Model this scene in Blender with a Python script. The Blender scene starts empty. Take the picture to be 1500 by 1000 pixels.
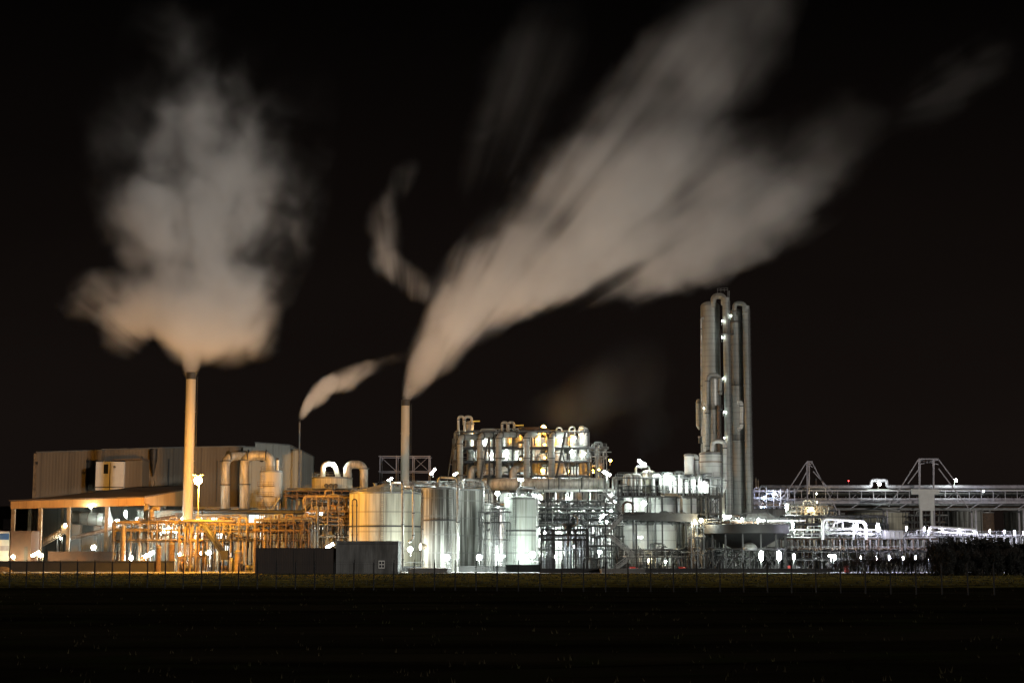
import bpy, bmesh, math, random
from mathutils import Vector, Matrix
R = random.Random(11)
C = bpy.context.scene.collection
sc = bpy.context.scene
CAM_H = 3.0; FOC = 2450.0; TILT = math.atan(318 / FOC)
ct, st = math.cos(TILT), math.sin(TILT)
PI = math.pi

def Z(py, D):
    dy = (500 - py) / FOC
    return CAM_H + (st + dy * ct) / (ct - dy * st) * D
def X(px, py, D):
    dy = (500 - py) / FOC
    return (px - 750) / FOC / (ct - dy * st) * D
def W(px, py, D):
    return Vector((X(px, py, D), D, Z(py, D)))
def M(n, D):
    return n * D / FOC

# ------------------------------------------------------------------ materials
def nn(nt, t, **k):
    n = nt.nodes.new(t)
    for a, b in k.items():
        setattr(n, a, b)
    return n

def mat(name, c1, c2=None, scale=(1, 1, 1), ns=1.0, lo=0.35, hi=0.7, rough=0.6, metal=0.0, seam=None, vseam=None, corr=None, bump=0.0, grime=None):
    m = bpy.data.materials.new(name); m.use_nodes = True
    nt = m.node_tree; L = nt.links
    b = nt.nodes['Principled BSDF']
    b.inputs['Roughness'].default_value = rough; b.inputs['Metallic'].default_value = metal
    tc = nn(nt, 'ShaderNodeTexCoord')
    mp = nn(nt, 'ShaderNodeMapping'); mp.inputs['Scale'].default_value = scale
    L.new(tc.outputs['Object'], mp.inputs['Vector'])
    nz = nn(nt, 'ShaderNodeTexNoise'); nz.inputs['Scale'].default_value = ns; nz.inputs['Detail'].default_value = 5; nz.inputs['Roughness'].default_value = 0.62
    L.new(mp.outputs[0], nz.inputs['Vector'])
    cr = nn(nt, 'ShaderNodeValToRGB')
    cr.color_ramp.elements[0].position = lo; cr.color_ramp.elements[1].position = hi
    cr.color_ramp.elements[0].color = (*c1, 1)
    cr.color_ramp.elements[1].color = (*(c2 or [x * 0.7 for x in c1]), 1)
    L.new(nz.outputs['Fac'], cr.inputs['Fac'])
    col = cr.outputs['Color']
    if grime:          # second layer of irregular stains with a colour of their own
        n2 = nn(nt, 'ShaderNodeTexNoise'); n2.inputs['Scale'].default_value = grime[1]; n2.inputs['Detail'].default_value = 6
        mp2 = nn(nt, 'ShaderNodeMapping'); mp2.inputs['Scale'].default_value = grime[2]; mp2.inputs['Location'].default_value = (3.3, 1.7, 9.1)
        L.new(tc.outputs['Object'], mp2.inputs['Vector']); L.new(mp2.outputs[0], n2.inputs['Vector'])
        r2 = nn(nt, 'ShaderNodeMapRange'); r2.inputs['From Min'].default_value = grime[3]; r2.inputs['From Max'].default_value = grime[4]
        L.new(n2.outputs['Fac'], r2.inputs['Value'])
        mx = nn(nt, 'ShaderNodeMixRGB'); L.new(r2.outputs[0], mx.inputs['Fac']); L.new(col, mx.inputs['Color1']); mx.inputs['Color2'].default_value = (*grime[0], 1)
        col = mx.outputs[0]
    sep = nn(nt, 'ShaderNodeSeparateXYZ'); L.new(tc.outputs['Object'], sep.inputs[0])
    def lines(sock, period, wid, col):
        d = nn(nt, 'ShaderNodeMath', operation='DIVIDE'); L.new(sock, d.inputs[0]); d.inputs[1].default_value = period
        f = nn(nt, 'ShaderNodeMath', operation='FRACT'); L.new(d.outputs[0], f.inputs[0])
        c = nn(nt, 'ShaderNodeMath', operation='LESS_THAN'); L.new(f.outputs[0], c.inputs[0]); c.inputs[1].default_value = wid
        k = nn(nt, 'ShaderNodeMath', operation='MULTIPLY'); L.new(c.outputs[0], k.inputs[0]); k.inputs[1].default_value = 0.45
        mx = nn(nt, 'ShaderNodeMixRGB'); L.new(k.outputs[0], mx.inputs['Fac']); L.new(col, mx.inputs['Color1'])
        mx.inputs['Color2'].default_value = (c1[0] * .3, c1[1] * .3, c1[2] * .3, 1)
        return mx.outputs[0]
    if seam: col = lines(sep.outputs['Z'], seam, 0.09, col)
    if vseam:
        a = nn(nt, 'ShaderNodeMath', operation='ADD'); L.new(sep.outputs['X'], a.inputs[0]); L.new(sep.outputs['Y'], a.inputs[1])
        col = lines(a.outputs[0], vseam, 0.06, col)
    L.new(col, b.inputs['Base Color'])
    if corr or bump:
        bp = nn(nt, 'ShaderNodeBump'); bp.inputs['Strength'].default_value = 0.12 if corr else .6
        if corr:
            a = nn(nt, 'ShaderNodeMath', operation='ADD'); L.new(sep.outputs['X'], a.inputs[0]); L.new(sep.outputs['Y'], a.inputs[1])
            k = nn(nt, 'ShaderNodeMath', operation='MULTIPLY'); L.new(a.outputs[0], k.inputs[0]); k.inputs[1].default_value = 2 * PI / corr
            s = nn(nt, 'ShaderNodeMath', operation='SINE'); L.new(k.outputs[0], s.inputs[0])
            L.new(s.outputs[0], bp.inputs['Height']); bp.inputs['Distance'].default_value = corr * 0.12
        else:
            L.new(nz.outputs['Fac'], bp.inputs['Height']); bp.inputs['Distance'].default_value = bump
        L.new(bp.outputs[0], b.inputs['Normal'])
    return m

def emit(name, col, strength):
    m = bpy.data.materials.new(name); m.use_nodes = True
    nt = m.node_tree; nt.nodes.clear()
    o = nn(nt, 'ShaderNodeOutputMaterial'); e = nn(nt, 'ShaderNodeEmission')
    e.inputs[0].default_value = (*col, 1); e.inputs[1].default_value = strength
    nt.links.new(e.outputs[0], o.inputs[0])
    return m

MT = dict(
    steel=mat('galvanised_steel', (.15, .155, .155), (.08, .08, .078), ns=.8, rough=.5, metal=.25),
    dark=mat('dark_steel', (.02, .02, .02), (.012, .011, .01), ns=.8, rough=.6),
    black=mat('black_steel', (.008, .008, .008), (.005, .005, .005), ns=.8, rough=.7),
    midsteel=mat('grey_painted_steel', (.038, .041, .042), (.022, .022, .021), ns=.9, rough=.6),
    rust=mat('rusty_steel', (.10, .06, .035), (.04, .026, .017), ns=1.2, rough=.8),
    tan=mat('tan_painted_steel', (.19, .14, .085), (.075, .054, .034), ns=.9, rough=.6),
    clad=mat('aluminium_cladding', (.32, .33, .31), (.17, .17, .155), scale=(1, 1, .3), ns=.6, rough=.42, metal=.35, seam=1.2),
    cladp=mat('pipe_cladding', (.34, .35, .34), (.16, .155, .145), ns=.9, rough=.4, metal=.4),
    cladt=mat('tower_cladding', (.24, .25, .235), (.16, .165, .15), scale=(1, 1, .12), ns=.5, rough=.55, metal=.1, seam=1.55, vseam=None, grime=((.10, .095, .08), .5, (1, 1, .12), .52, .78)),
    white=mat('white_paint', (.46, .47, .45), (.32, .32, .30), scale=(1, 1, .15), ns=.6, rough=.5, seam=2.3),
    whites=mat('white_plain', (.58, .59, .57), (.5, .5, .48), ns=.6, rough=.5),
    stain=mat('stained_tank_steel', (.30, .31, .29), (.040, .038, .032), scale=(1.5, 1.5, .035), ns=1.0, lo=.38, hi=.56, rough=.7, metal=0, vseam=2.4, seam=4.2, grime=((.05, .047, .035), .8, (1, 1, .08), .52, .72)),
    stainw=mat('white_tank_steel', (.36, .40, .365), (.17, .18, .155), scale=(1.4, 1.4, .04), ns=1.0, lo=.42, hi=.75, rough=.65, metal=0, vseam=2.4, seam=4.2, grime=((.2, .19, .15), .8, (1, 1, .06), .58, .8)),
    stainy=mat('cream_tank_steel', (.36, .345, .27), (.15, .14, .11), scale=(1.2, 1.2, .04), ns=1.0, lo=.42, hi=.72, rough=.65, vseam=1.6, seam=4.6, grime=((.1, .09, .07), .8, (1, 1, .05), .56, .76)),
    shiny=mat('polished_steel', (.62, .63, .64), (.45, .45, .45), scale=(1, 1, .1), ns=.8, rough=.28, metal=.85, seam=2.2),
    beige=mat('beige_cladding', (.135, .11, .08), (.09, .073, .052), scale=(1, 1, .2), ns=.12, rough=.6, corr=.9, vseam=8, grime=((.06, .05, .038), .25, (1, 1, .08), .5, .8)),
    greywall=mat('pale_grey_cladding', (.26, .275, .25), (.18, .185, .165), scale=(1, 1, .15), ns=.2, rough=.6, corr=.9, vseam=6.0, grime=((.2, .2, .18), .3, (1, 1, .08), .5, .8)),
    roofbrown=mat('brown_roof_sheet', (.10, .07, .05), (.06, .045, .035), ns=.2, rough=.7, corr=.8),
    roofgrey=mat('grey_roof_sheet', (.12, .125, .12), (.07, .07, .07), ns=.2, rough=.7, corr=.8),
    fascia=mat('ochre_fascia', (.34, .20, .075), (.24, .14, .05), scale=(1, 1, .2), ns=.4, rough=.6, vseam=1.9),
    brown=mat('brown_brick', (.08, .048, .035), (.05, .032, .024), ns=.5, rough=.85),
    darkclad=mat('dark_brown_cladding', (.026, .017, .012), (.015, .010, .008), scale=(1, 1, .2), ns=.6, rough=.7, corr=.35, vseam=4.1),
    greyclad=mat('weathered_grey_cladding', (.13, .135, .135), (.06, .06, .057), scale=(1, 1, .12), ns=.7, rough=.65, corr=.35, grime=((.03, .03, .029), .5, (1, 1, .25), .46, .66)),
    blackwall=mat('black_wall', (.02, .02, .02), (.012, .012, .012), ns=.4, rough=.8),
    concrete=mat('concrete', (.13, .128, .12), (.08, .078, .073), ns=.3, rough=.85),
    grime=mat('grimy_duct', (.34, .32, .28), (.13, .12, .095), scale=(.9, .9, .25), ns=1.0, lo=.4, hi=.68, rough=.5, metal=.15, grime=((.16, .15, .12), 1.0, (1, 1, .3), .55, .72)),
    red=mat('red_paint', (.45, .035, .03), (.3, .03, .025), ns=.8, rough=.5),
    blue=mat('blue_paint', (.05, .12, .32), (.04, .09, .22), ns=.8, rough=.5),
    violet=mat('violet_grey_paint', (.36, .34, .38), (.22, .21, .24), ns=.8, rough=.5),
    yellow=mat('yellow_paint', (.6, .42, .06), (.45, .3, .05), ns=.8, rough=.5),
    twig=mat('bare_twig_bark', (.03, .022, .017), (.018, .014, .01), ns=2, rough=.9),
    leaf=mat('dark_evergreen_leaf', (.006, .007, .004), (.004, .004, .003), ns=3, rough=.7),
    fencem=mat('fence_black', (.005, .005, .005), (.003, .003, .003), ns=1, rough=.9),
    glass=mat('dark_glass', (.02, .025, .03), (.015, .015, .02), ns=1, rough=.1),
)

# ------------------------------------------------------------------ mesh builder
class MB:
    def __init__(s): s.v = []; s.f = []; s.sm = []
    def _add(s, vs, fs, smooth=False):
        o = len(s.v); s.v += [tuple(a) for a in vs]
        for f in fs: s.f.append([i + o for i in f]); s.sm.append(smooth)
        return s
    def box(s, x0, x1, y0, y1, z0, z1):
        v = [(x0, y0, z0), (x1, y0, z0), (x1, y1, z0), (x0, y1, z0), (x0, y0, z1), (x1, y0, z1), (x1, y1, z1), (x0, y1, z1)]
        return s._add(v, [(0, 3, 2, 1), (4, 5, 6, 7), (0, 1, 5, 4), (1, 2, 6, 5), (2, 3, 7, 6), (3, 0, 4, 7)])
    def bar(s, p, q, w, h=None):
        p = Vector(p); q = Vector(q); d = q - p
        if d.length < 1e-6: return s
        d.normalize(); h = h or w
        u = Vector((0, 0, 1)) if abs(d.z) < .9 else Vector((0, 1, 0))
        a = d.cross(u).normalized(); b = a.cross(d).normalized()
        v = []
        for e in (p, q):
            for i, j in ((-1, -1), (1, -1), (1, 1), (-1, 1)): v.append(e + a * (i * w / 2) + b * (j * h / 2))
        return s._add(v, [(0, 1, 2, 3), (7, 6, 5, 4), (0, 4, 5, 1), (1, 5, 6, 2), (2, 6, 7, 3), (3, 7, 4, 0)])
    def ibeam(s, p, q, w):
        # H section beam: two flanges and a web
        p = Vector(p); q = Vector(q); d = (q - p).normalized()
        u = Vector((0, 0, 1)) if abs(d.z) < .9 else Vector((0, 1, 0))
        a = d.cross(u).normalized(); b = a.cross(d).normalized()
        k = w * .44
        s.bar(p + b * k, q + b * k, w, w * .12); s.bar(p - b * k, q - b * k, w, w * .12); s.bar(p, q, w * .14, w * .76)
        return s
    def tube(s, pts, r, n=10, caps=True):
        pts = [Vector(p) for p in pts]
        rs = r if isinstance(r, (list, tuple)) else [r] * len(pts)
        d0 = (pts[1] - pts[0]).normalized()
        u = Vector((0, 0, 1)) if abs(d0.z) < .9 else Vector((0, 1, 0))
        a = d0.cross(u).normalized(); rings = []; vs = []
        for i, p in enumerate(pts):
            if i == 0: d = d0
            elif i == len(pts) - 1: d = (pts[i] - pts[i - 1]).normalized()
            else: d = ((pts[i] - pts[i - 1]).normalized() + (pts[i + 1] - pts[i]).normalized()).normalized()
            a = (a - d * a.dot(d)).normalized(); b = d.cross(a)
            for k in range(n):
                t = 2 * PI * k / n
                vs.append(p + (a * math.cos(t) + b * math.sin(t)) * rs[i])
        fs = []
        for i in range(len(pts) - 1):
            for k in range(n):
                k2 = (k + 1) % n
                fs.append((i * n + k, i * n + k2, (i + 1) * n + k2, (i + 1) * n + k))
        o = len(s.v); s._add(vs, fs, True)
        if caps:
            s.f.append([o + k for k in range(n)][::-1]); s.sm.append(False)
            s.f.append([o + (len(pts) - 1) * n + k for k in range(n)]); s.sm.append(False)
        return s
    def lathe(s, x, y, prof, n=28, smooth=True):
        for (r0, z0), (r1, z1) in zip(prof, prof[1:]):
            vs = []
            for r, z in ((r0, z0), (r1, z1)):
                for k in range(n):
                    t = 2 * PI * k / n; vs.append((x + r * math.cos(t), y + r * math.sin(t), z))
            if r0 < 1e-4: s._add([(x, y, z0)] + vs[n:], [(0, 1 + k, 1 + (k + 1) % n)[::-1] for k in range(n)], smooth)
            elif r1 < 1e-4: s._add(vs[:n] + [(x, y, z1)], [(k, (k + 1) % n, n) for k in range(n)], smooth)
            else: s._add(vs, [(k, (k + 1) % n, n + (k + 1) % n, n + k) for k in range(n)], smooth)
        return s
    def poly(s, pts, y0, y1):      # prism of an x-z outline between two y
        n = len(pts)
        v = [(x, y0, z) for x, z in pts] + [(x, y1, z) for x, z in pts]
        return s._add(v, [tuple(range(n)), tuple(range(2 * n - 1, n - 1, -1))] + [(i, i + n, (i + 1) % n + n, (i + 1) % n) for i in range(n)])
    def hull(s, lo, hi):           # prism from two equal rings of points
        n = len(lo)
        return s._add(list(lo) + list(hi), [tuple(range(n))[::-1], tuple(range(n, 2 * n))] + [(i, (i + 1) % n, (i + 1) % n + n, i + n) for i in range(n)])
    def mesh(s, name, off=Vector((0, 0, 0))):
        me = bpy.data.meshes.new(name)
        me.from_pydata([(a[0] - off[0], a[1] - off[1], a[2] - off[2]) for a in s.v], [], s.f)
        me.polygons.foreach_set('use_smooth', s.sm); me.update()
        return me

def fil(pts, rad, k=6):
    pts = [Vector(p) for p in pts]; out = [pts[0]]
    for i in range(1, len(pts) - 1):
        a, b, c = pts[i - 1], pts[i], pts[i + 1]
        u = (a - b); v = (c - b); r = min(rad, u.length * .48, v.length * .48)
        u.normalize(); v.normalize(); p0 = b + u * r; p1 = b + v * r
        for j in range(k + 1):
            t = j / k; out.append(p0 * (1 - t) ** 2 + b * 2 * t * (1 - t) + p1 * t * t)
    out.append(pts[-1]); return out

def tagit(o, label=None, cat=None, group=None, kind=None):
    if label: o['label'] = label
    if cat: o['category'] = cat
    if group: o['group'] = group
    if kind: o['kind'] = kind
    return o
def thing(name, label, cat, loc, group=None):
    o = bpy.data.objects.new(name, None); C.objects.link(o); o.location = loc; o.empty_display_size = .5
    return tagit(o, label, cat, group)
def part(mb, name, m, parent, label=None):
    top = parent
    while top.parent: top = top.parent
    me = mb.mesh(name, top.location); me.materials.append(MT[m] if isinstance(m, str) else m)
    o = bpy.data.objects.new(name, me); C.objects.link(o); o.parent = parent
    if label: o['label'] = label
    return o
def solo(mb, name, m, label=None, cat=None, loc=(0, 0, 0), group=None, kind=None):
    me = mb.mesh(name, Vector(loc)); me.materials.append(MT[m] if isinstance(m, str) else m)
    o = bpy.data.objects.new(name, me); C.objects.link(o); o.location = loc
    return tagit(o, label, cat, group, kind)

# ------------------------------------------------------------------ generic pieces
def rail_line(mb, p, q, h=1.1, step=1.6, t=.06):
    p = Vector(p); q = Vector(q); L = (q - p).length; n = max(1, round(L / step))
    for i in range(n + 1):
        a = p.lerp(q, i / n); mb.bar(a, a + Vector((0, 0, h)), t)
    for k in (.5, 1): mb.bar(p + Vector((0, 0, h * k)), q + Vector((0, 0, h * k)), t)
def rail_ring(mb, x, y, z, r, h=1.1, n=18, t=.06):
    P = [Vector((x + r * math.cos(2 * PI * i / n), y + r * math.sin(2 * PI * i / n), z)) for i in range(n)]
    for i in range(n):
        a, b = P[i], P[(i + 1) % n]; mb.bar(a, a + Vector((0, 0, h)), t)
        for k in (.5, 1): mb.bar(a + Vector((0, 0, h * k)), b + Vector((0, 0, h * k)), t)
def ladder(mb, x, y, z0, z1, w=.6, cage=True):
    for s in (-1, 1): mb.bar((x + s * w / 2, y, z0), (x + s * w / 2, y, z1), .07)
    n = int((z1 - z0) / .5)
    for i in range(n): mb.bar((x - w / 2, y, z0 + i * .5 + .2), (x + w / 2, y, z0 + i * .5 + .2), .04)
    if cage:
        for i in range(int((z1 - z0 - 2) / 1.5)):
            z = z0 + 2.4 + i * 1.5; pr = None
            for k in range(7):
                t = PI * k / 6; c = (x + .5 * math.cos(t), y - .8 * math.sin(t), z)
                if pr: mb.bar(pr, c, .04)
                pr = c

def tank(name, label, cat, px0, px1, yt, yb, D, m, top='cone', rise=.12, rings=(), lad=None, rails=True, zb=0.0, bottom=None, n=40, roofmat=None, group=None):
    x = X((px0 + px1) / 2, (yt + yb) / 2, D); r = M((px1 - px0) / 2, D); z1 = Z(yt, D)
    if zb is None: zb = Z(yb, D)
    t = thing(name, label, cat, (x, D, zb), group)
    b = MB(); b.lathe(x, D, [(r, zb), (r, z1)], n); part(b, 'shell', m, t)
    b = MB(); zt = z1
    if top == 'cone': b.lathe(x, D, [(r, z1), (r * 1.015, z1 + .02), (r * .08, z1 + r * rise * 2), (0, z1 + r * rise * 2 + .05)], n); zt = z1 + r * rise * 2
    elif top == 'dome':
        pf = [(r * math.cos(a * PI / 16), z1 + r * rise * 4 * math.sin(a * PI / 16)) for a in range(9)]
        pf[-1] = (0, pf[-1][1]); b.lathe(x, D, pf, n); zt = pf[-1][1]
    else: b.lathe(x, D, [(r, z1), (0, z1 + .01)], n)
    part(b, 'roof', roofmat or m, t)
    if bottom == 'cone':
        zc = zb - r * 1.3; b = MB(); b.lathe(x, D, [(0.12 * r, zc), (r, zb)], n); part(b, 'cone_bottom', m, t)
    b = MB()
    b.lathe(x, D, [(r + .004, z1 - .35), (r + .12, z1 - .35), (r + .12, z1 + .05), (r * .98, z1 + .05)], n); part(b, 'rim', 'steel', t)
    for py in rings:
        z = Z(py, D); b = MB(); b.lathe(x, D, [(r, z - .18), (r + .15, z - .18), (r + .15, z + .18), (r, z + .18)], n); part(b, 'band', 'dark', t)
    if lad is not None:
        b = MB(); a = math.radians(lad); lx = x + (r + .35) * math.cos(a); ly = D - (r + .35) * abs(math.sin(a)); ladder(b, lx, ly, max(zb, 0) + .3, z1 + 1.2); part(b, 'ladder', 'midsteel', t)
    if rails and r > 1:
        b = MB(); rail_ring(b, x, D, z1 + .05, r - .12, n=max(10, int(r * 3))); part(b, 'railing', 'steel', t)
    if r > 2.0 and top == 'cone':
        for k in range(3):
            a = R.uniform(0, 6.28); q = r * R.uniform(.3, .7); b = MB(); zz = z1 + (r - q) * rise * 2
            b.lathe(x + q * math.cos(a), D + q * math.sin(a), [(.35, zz - .1), (.35, zz + .7), (.5, zz + .7), (.5, zz + .85), (0, zz + .9)], 10); part(b, 'nozzle', 'steel', t)
    return t

def pipe(name, label, pts, rpx, m='cladp', rad=None, flanges=True, cat='pipe', group=None, n=12):
    """pts: (px,py,D) list"""
    P = [W(*p) for p in pts]; D = pts[0][2]; r = M(rpx, D)
    lo = min(P, key=lambda v: v.z)
    t = thing(name, label, cat, lo, group)
    Q = fil(P, rad if rad is not None else r * 3, 8)
    b = MB(); b.tube(Q, r, n); part(b, 'pipe_run', m, t)
    if flanges:
        b = MB(); L = 0; k = 0
        for a, c in zip(P, P[1:]):
            d = (c - a); ln = d.length
            if ln > 4 * r + 1.5:
                for f in ((.15, .85) if ln < 12 else (.08, .5, .92)):
                    q = a + d * f; e = d.normalized() * .12
                    b.tube([q - e, q + e], r * 1.25 + .04, n); k += 1
        if k: part(b, 'flange', 'midsteel', t)
    return t

def rack(name, label, px0, px1, D, depth, levels, ytop, ncol=6, m='midsteel', w=.28, brace=True, pipes=0, pm=('cladp', 'steel', 'tan'), drops=0, deck=(), rails=(), ybot=None, cat='pipe rack', jitter=.35, prange=(.08, .3), extra=0, seed=None):
    rr = random.Random(seed if seed is not None else int(px0 * 7 + D))
    ymid = (ytop + 836) / 2; x0 = X(px0, ymid, D); x1 = X(px1, ymid, D)
    zb = 0 if ybot is None else Z(ybot, D); zt = Z(ytop, D)
    t = thing(name, label, cat, ((x0 + x1) / 2, D, zb))
    xs = [x0 + (x1 - x0) * i / (ncol - 1) for i in range(ncol)]
    for x in xs:
        for y in (D, D + depth):
            b = MB(); b.ibeam((x, y, zb), (x, y, zt), w); part(b, 'column', m, t)
    zl = [Z(p, D) for p in levels]
    for z in zl:
        for y in (D, D + depth):
            b = MB(); b.ibeam((x0 - .5, y, z), (x1 + .5, y, z), w * .9); part(b, 'beam', m, t)
        b = MB()
        for x in xs: b.bar((x, D, z - w * .5), (x, D + depth, z - w * .5), w * .7)
        part(b, 'cross_beam', m, t)
    if brace:
        zz = sorted([zb] + zl)
        for i in range(ncol - 1):
            if rr.random() < .55:
                j = rr.randrange(len(zz) - 1); y = D if rr.random() < .6 else D + depth
                b = MB(); a = (xs[i], y - .02, zz[j]); c = (xs[i + 1], y - .02, zz[j + 1]); a2 = (xs[i], y - .02, zz[j + 1]); c2 = (xs[i + 1], y - .02, zz[j])
                if rr.random() < .4: b.bar(a, c, w * .4); b.bar(a2, c2, w * .4)
                elif rr.random() < .5: b.bar(a, c, w * .5)
                else: b.bar(a2, c2, w * .5)
                part(b, 'brace', m, t)
    for py in deck:
        z = Z(py, D); b = MB(); b.box(x0 - .3, x1 + .3, D - .3, D + depth + .3, z + w * .5, z + w * .5 + .12); part(b, 'deck', 'dark', t)
    for py in rails:
        z = Z(py, D) + w * .5 + .12; b = MB(); rail_line(b, (x0, D - .25, z), (x1, D - .25, z)); rail_line(b, (x0, D + depth, z), (x1, D + depth, z)); part(b, 'railing', 'steel', t)
    for i in range(pipes):
        z = rr.choice(zl); r = rr.uniform(*prange); y = D + rr.uniform(.5, depth - .3)
        a = x0 - rr.uniform(0, 1); c = x1 + rr.uniform(0, 1)
        if rr.random() < .35: a = rr.uniform(x0, (x0 + x1) / 2)
        if rr.random() < .35: c = rr.uniform((x0 + x1) / 2, x1)
        zz = z + w * .45 + r
        pts = [(a, y, zz), (c, y, zz)]
        if rr.random() < .5: pts.insert(0, (a, y, max(zb, zz - rr.uniform(2, 7))))
        if rr.random() < .5: pts.append((c, y, max(zb, zz - rr.uniform(2, 7))))
        if rr.random() < .3:   # expansion loop
            xm = (a + c) / 2; k = len(pts) - 1 if len(pts) > 2 and pts[-1][2] != zz else len(pts)
            idx = [i for i, p in enumerate(pts) if p == (a, y, zz)][0] + 1
            pts[idx:idx] = [(xm - 1, y, zz), (xm - 1, y, zz + 1.4), (xm + 1, y, zz + 1.4), (xm + 1, y, zz)]
        b = MB(); b.tube(fil(pts, r * 3, 4), r, 8); part(b, 'pipe', rr.choice(pm), t)
    for i in range(drops):
        x = rr.uniform(x0, x1); y = D + rr.uniform(-.4, depth); z1_ = rr.choice(zl) + rr.uniform(-.3, 1.2); z0_ = zb if rr.random() < .6 else max(zb, z1_ - rr.uniform(2, 6))
        r = rr.uniform(prange[0], prange[1] * .7); b = MB(); pts = [(x, y, z0_), (x, y, z1_)]
        if rr.random() < .55: pts.append((x + rr.choice((-1, 1)) * rr.uniform(.6, 2.5), y, z1_))
        b.tube(fil(pts, r * 3, 4), r, 8)
        if rr.random() < .5:      # valve with handwheel
            zv = z0_ + (z1_ - z0_) * rr.uniform(.2, .6); b.tube([(x, y, zv - .25), (x, y, zv + .25)], r * 1.9, 8); b.tube([(x, y - r, zv), (x, y - r - .5, zv)], .05, 6); b.tube([(x, y - r - .5, zv), (x, y - r - .56, zv)], .3, 10)
        part(b, 'riser', rr.choice(pm), t)
    for i in range(extra):       # pumps, drums and boxes standing under the rack
        x = rr.uniform(x0, x1); y = D + rr.uniform(.3, depth - .3); b = MB(); k = rr.random(); s = rr.uniform(.5, 1.2)
        if k < .4: b.lathe(x, y, [(s, .3), (s, 1.2 + s * 1.5), (s * .6, 1.6 + s * 1.7), (0, 1.7 + s * 1.8)], 14); b.lathe(x, y, [(s * .9, 0), (s * .9, .3)], 10); nm = 'receiver'
        elif k < .7: b.tube([(x - s * 1.4, y, .9), (x - s * 1.3, y, .9), (x + s * 1.3, y, .9), (x + s * 1.4, y, .9)], [s * .35, s * .6, s * .6, s * .35], 12); b.box(x - s, x + s, y - .4, y + .4, 0, .5); nm = 'pump'
        else: b.box(x - s, x + s, y - s * .6, y + s * .6, 0, s * 2); b.box(x - s * .8, x + s * .8, y - s * .62, y - s * .6, s * .4, s * 1.6); nm = 'cabinet'
        part(b, nm, rr.choice(pm + ('concrete',)), t)
    return t

EM = {}
COL = {'w': (.89, 1.0, .93), 'c': (.80, .90, 1.0), 'y': (1.0, .80, .45), 'o': (1.0, .42, .04), 'v': (.80, .78, 1.0), 'b': (.55, .7, 1.0), 'r': (1, .05, .05)}
LG = 0.75
def lamp(px, py, s, I, D, label, kind='globe', col='w', pole=None, group=None, cat='floodlight', name='floodlight', tilt=0):
    """s: diameter in photo pixels; I: radiant intensity"""
    d = M(s * .8, D); c = W(px, py, D); r = d / 2
    if kind == 'globe': A = PI * r * r
    elif kind == 'tube': A = 2 * r * r * 3
    else: A = 2 * r * r * 5
    k = (col, round(math.log(max(I / A, .1)) * 4))
    if k not in EM: EM[k] = emit('lamp_glow', COL[col], math.exp(k[1] / 4) * LG)
    t = thing(name, label, cat, c if pole is None else (c.x, D, Z(pole, D)), group)
    b = MB()
    if kind == 'globe':
        b.lathe(c.x, c.y, [(0, c.z - r), (r * .7, c.z - r * .7), (r, c.z), (r * .7, c.z + r * .7), (0, c.z + r)], 8)
        h = MB(); h.lathe(c.x, c.y, [(r * .5, c.z + r * .92), (r * .55, c.z + r * 1.0), (r * .3, c.z + r * 1.35), (0, c.z + r * 1.4)], 10)
    elif kind == 'tube':         # upright tube lamp
        b.lathe(c.x, c.y, [(0, c.z - r * 2.1), (r * .6, c.z - r * 1.6), (r * .85, c.z), (r * .6, c.z + r * 1.6), (0, c.z + r * 2.1)], 8)
        h = MB(); h.lathe(c.x, c.y, [(r * .35, c.z + r * 1.9), (r * .4, c.z + r * 2.3), (0, c.z + r * 2.4)], 8)
    else:                        # slanted fluorescent fitting
        e = Vector((math.cos(tilt), 0, math.sin(tilt))) * (r * 2.6)
        b.tube([c - e, c + e], r * .8, 6); h = MB(); up = Vector((0, 0, r * 1.05)); h.bar(c - e * 1.05 + up, c + e * 1.05 + up, r * 1.7, r * .35)
    if I > 10000: h.lathe(c.x, c.y, [(r * 1.3, c.z + r * 1.35), (r * 1.4, c.z + r * 1.3), (r * 1.0, c.z + r * 1.6), (0, c.z + r * 1.75)], 20)   # wide hood added to keep the mast lamp's light off the steam
    part(b, 'lens', EM[k], t); part(h, 'housing', 'steel', t)
    p = MB()
    if pole is None:
        p.bar((c.x, c.y + r * .5 + .05, c.z + r * 1.1), (c.x, c.y + r + 1.2, c.z + r * 1.1), .1); p.bar((c.x, c.y + r + 1.2, c.z + r * 1.1), (c.x, c.y + r + 1.2, c.z - r - 1.0), .12)
        part(p, 'bracket', 'steel', t)
    else:
        p.tube([(c.x, c.y + r + .15, Z(pole, D)), (c.x, c.y + r + .15, c.z + r * 1.2)], .1, 8); p.bar((c.x, c.y + r + .15, c.z + r * 1.15), (c.x, c.y, c.z + r * 1.15), .1)
        part(p, 'pole', 'steel', t)
    return t
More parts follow.
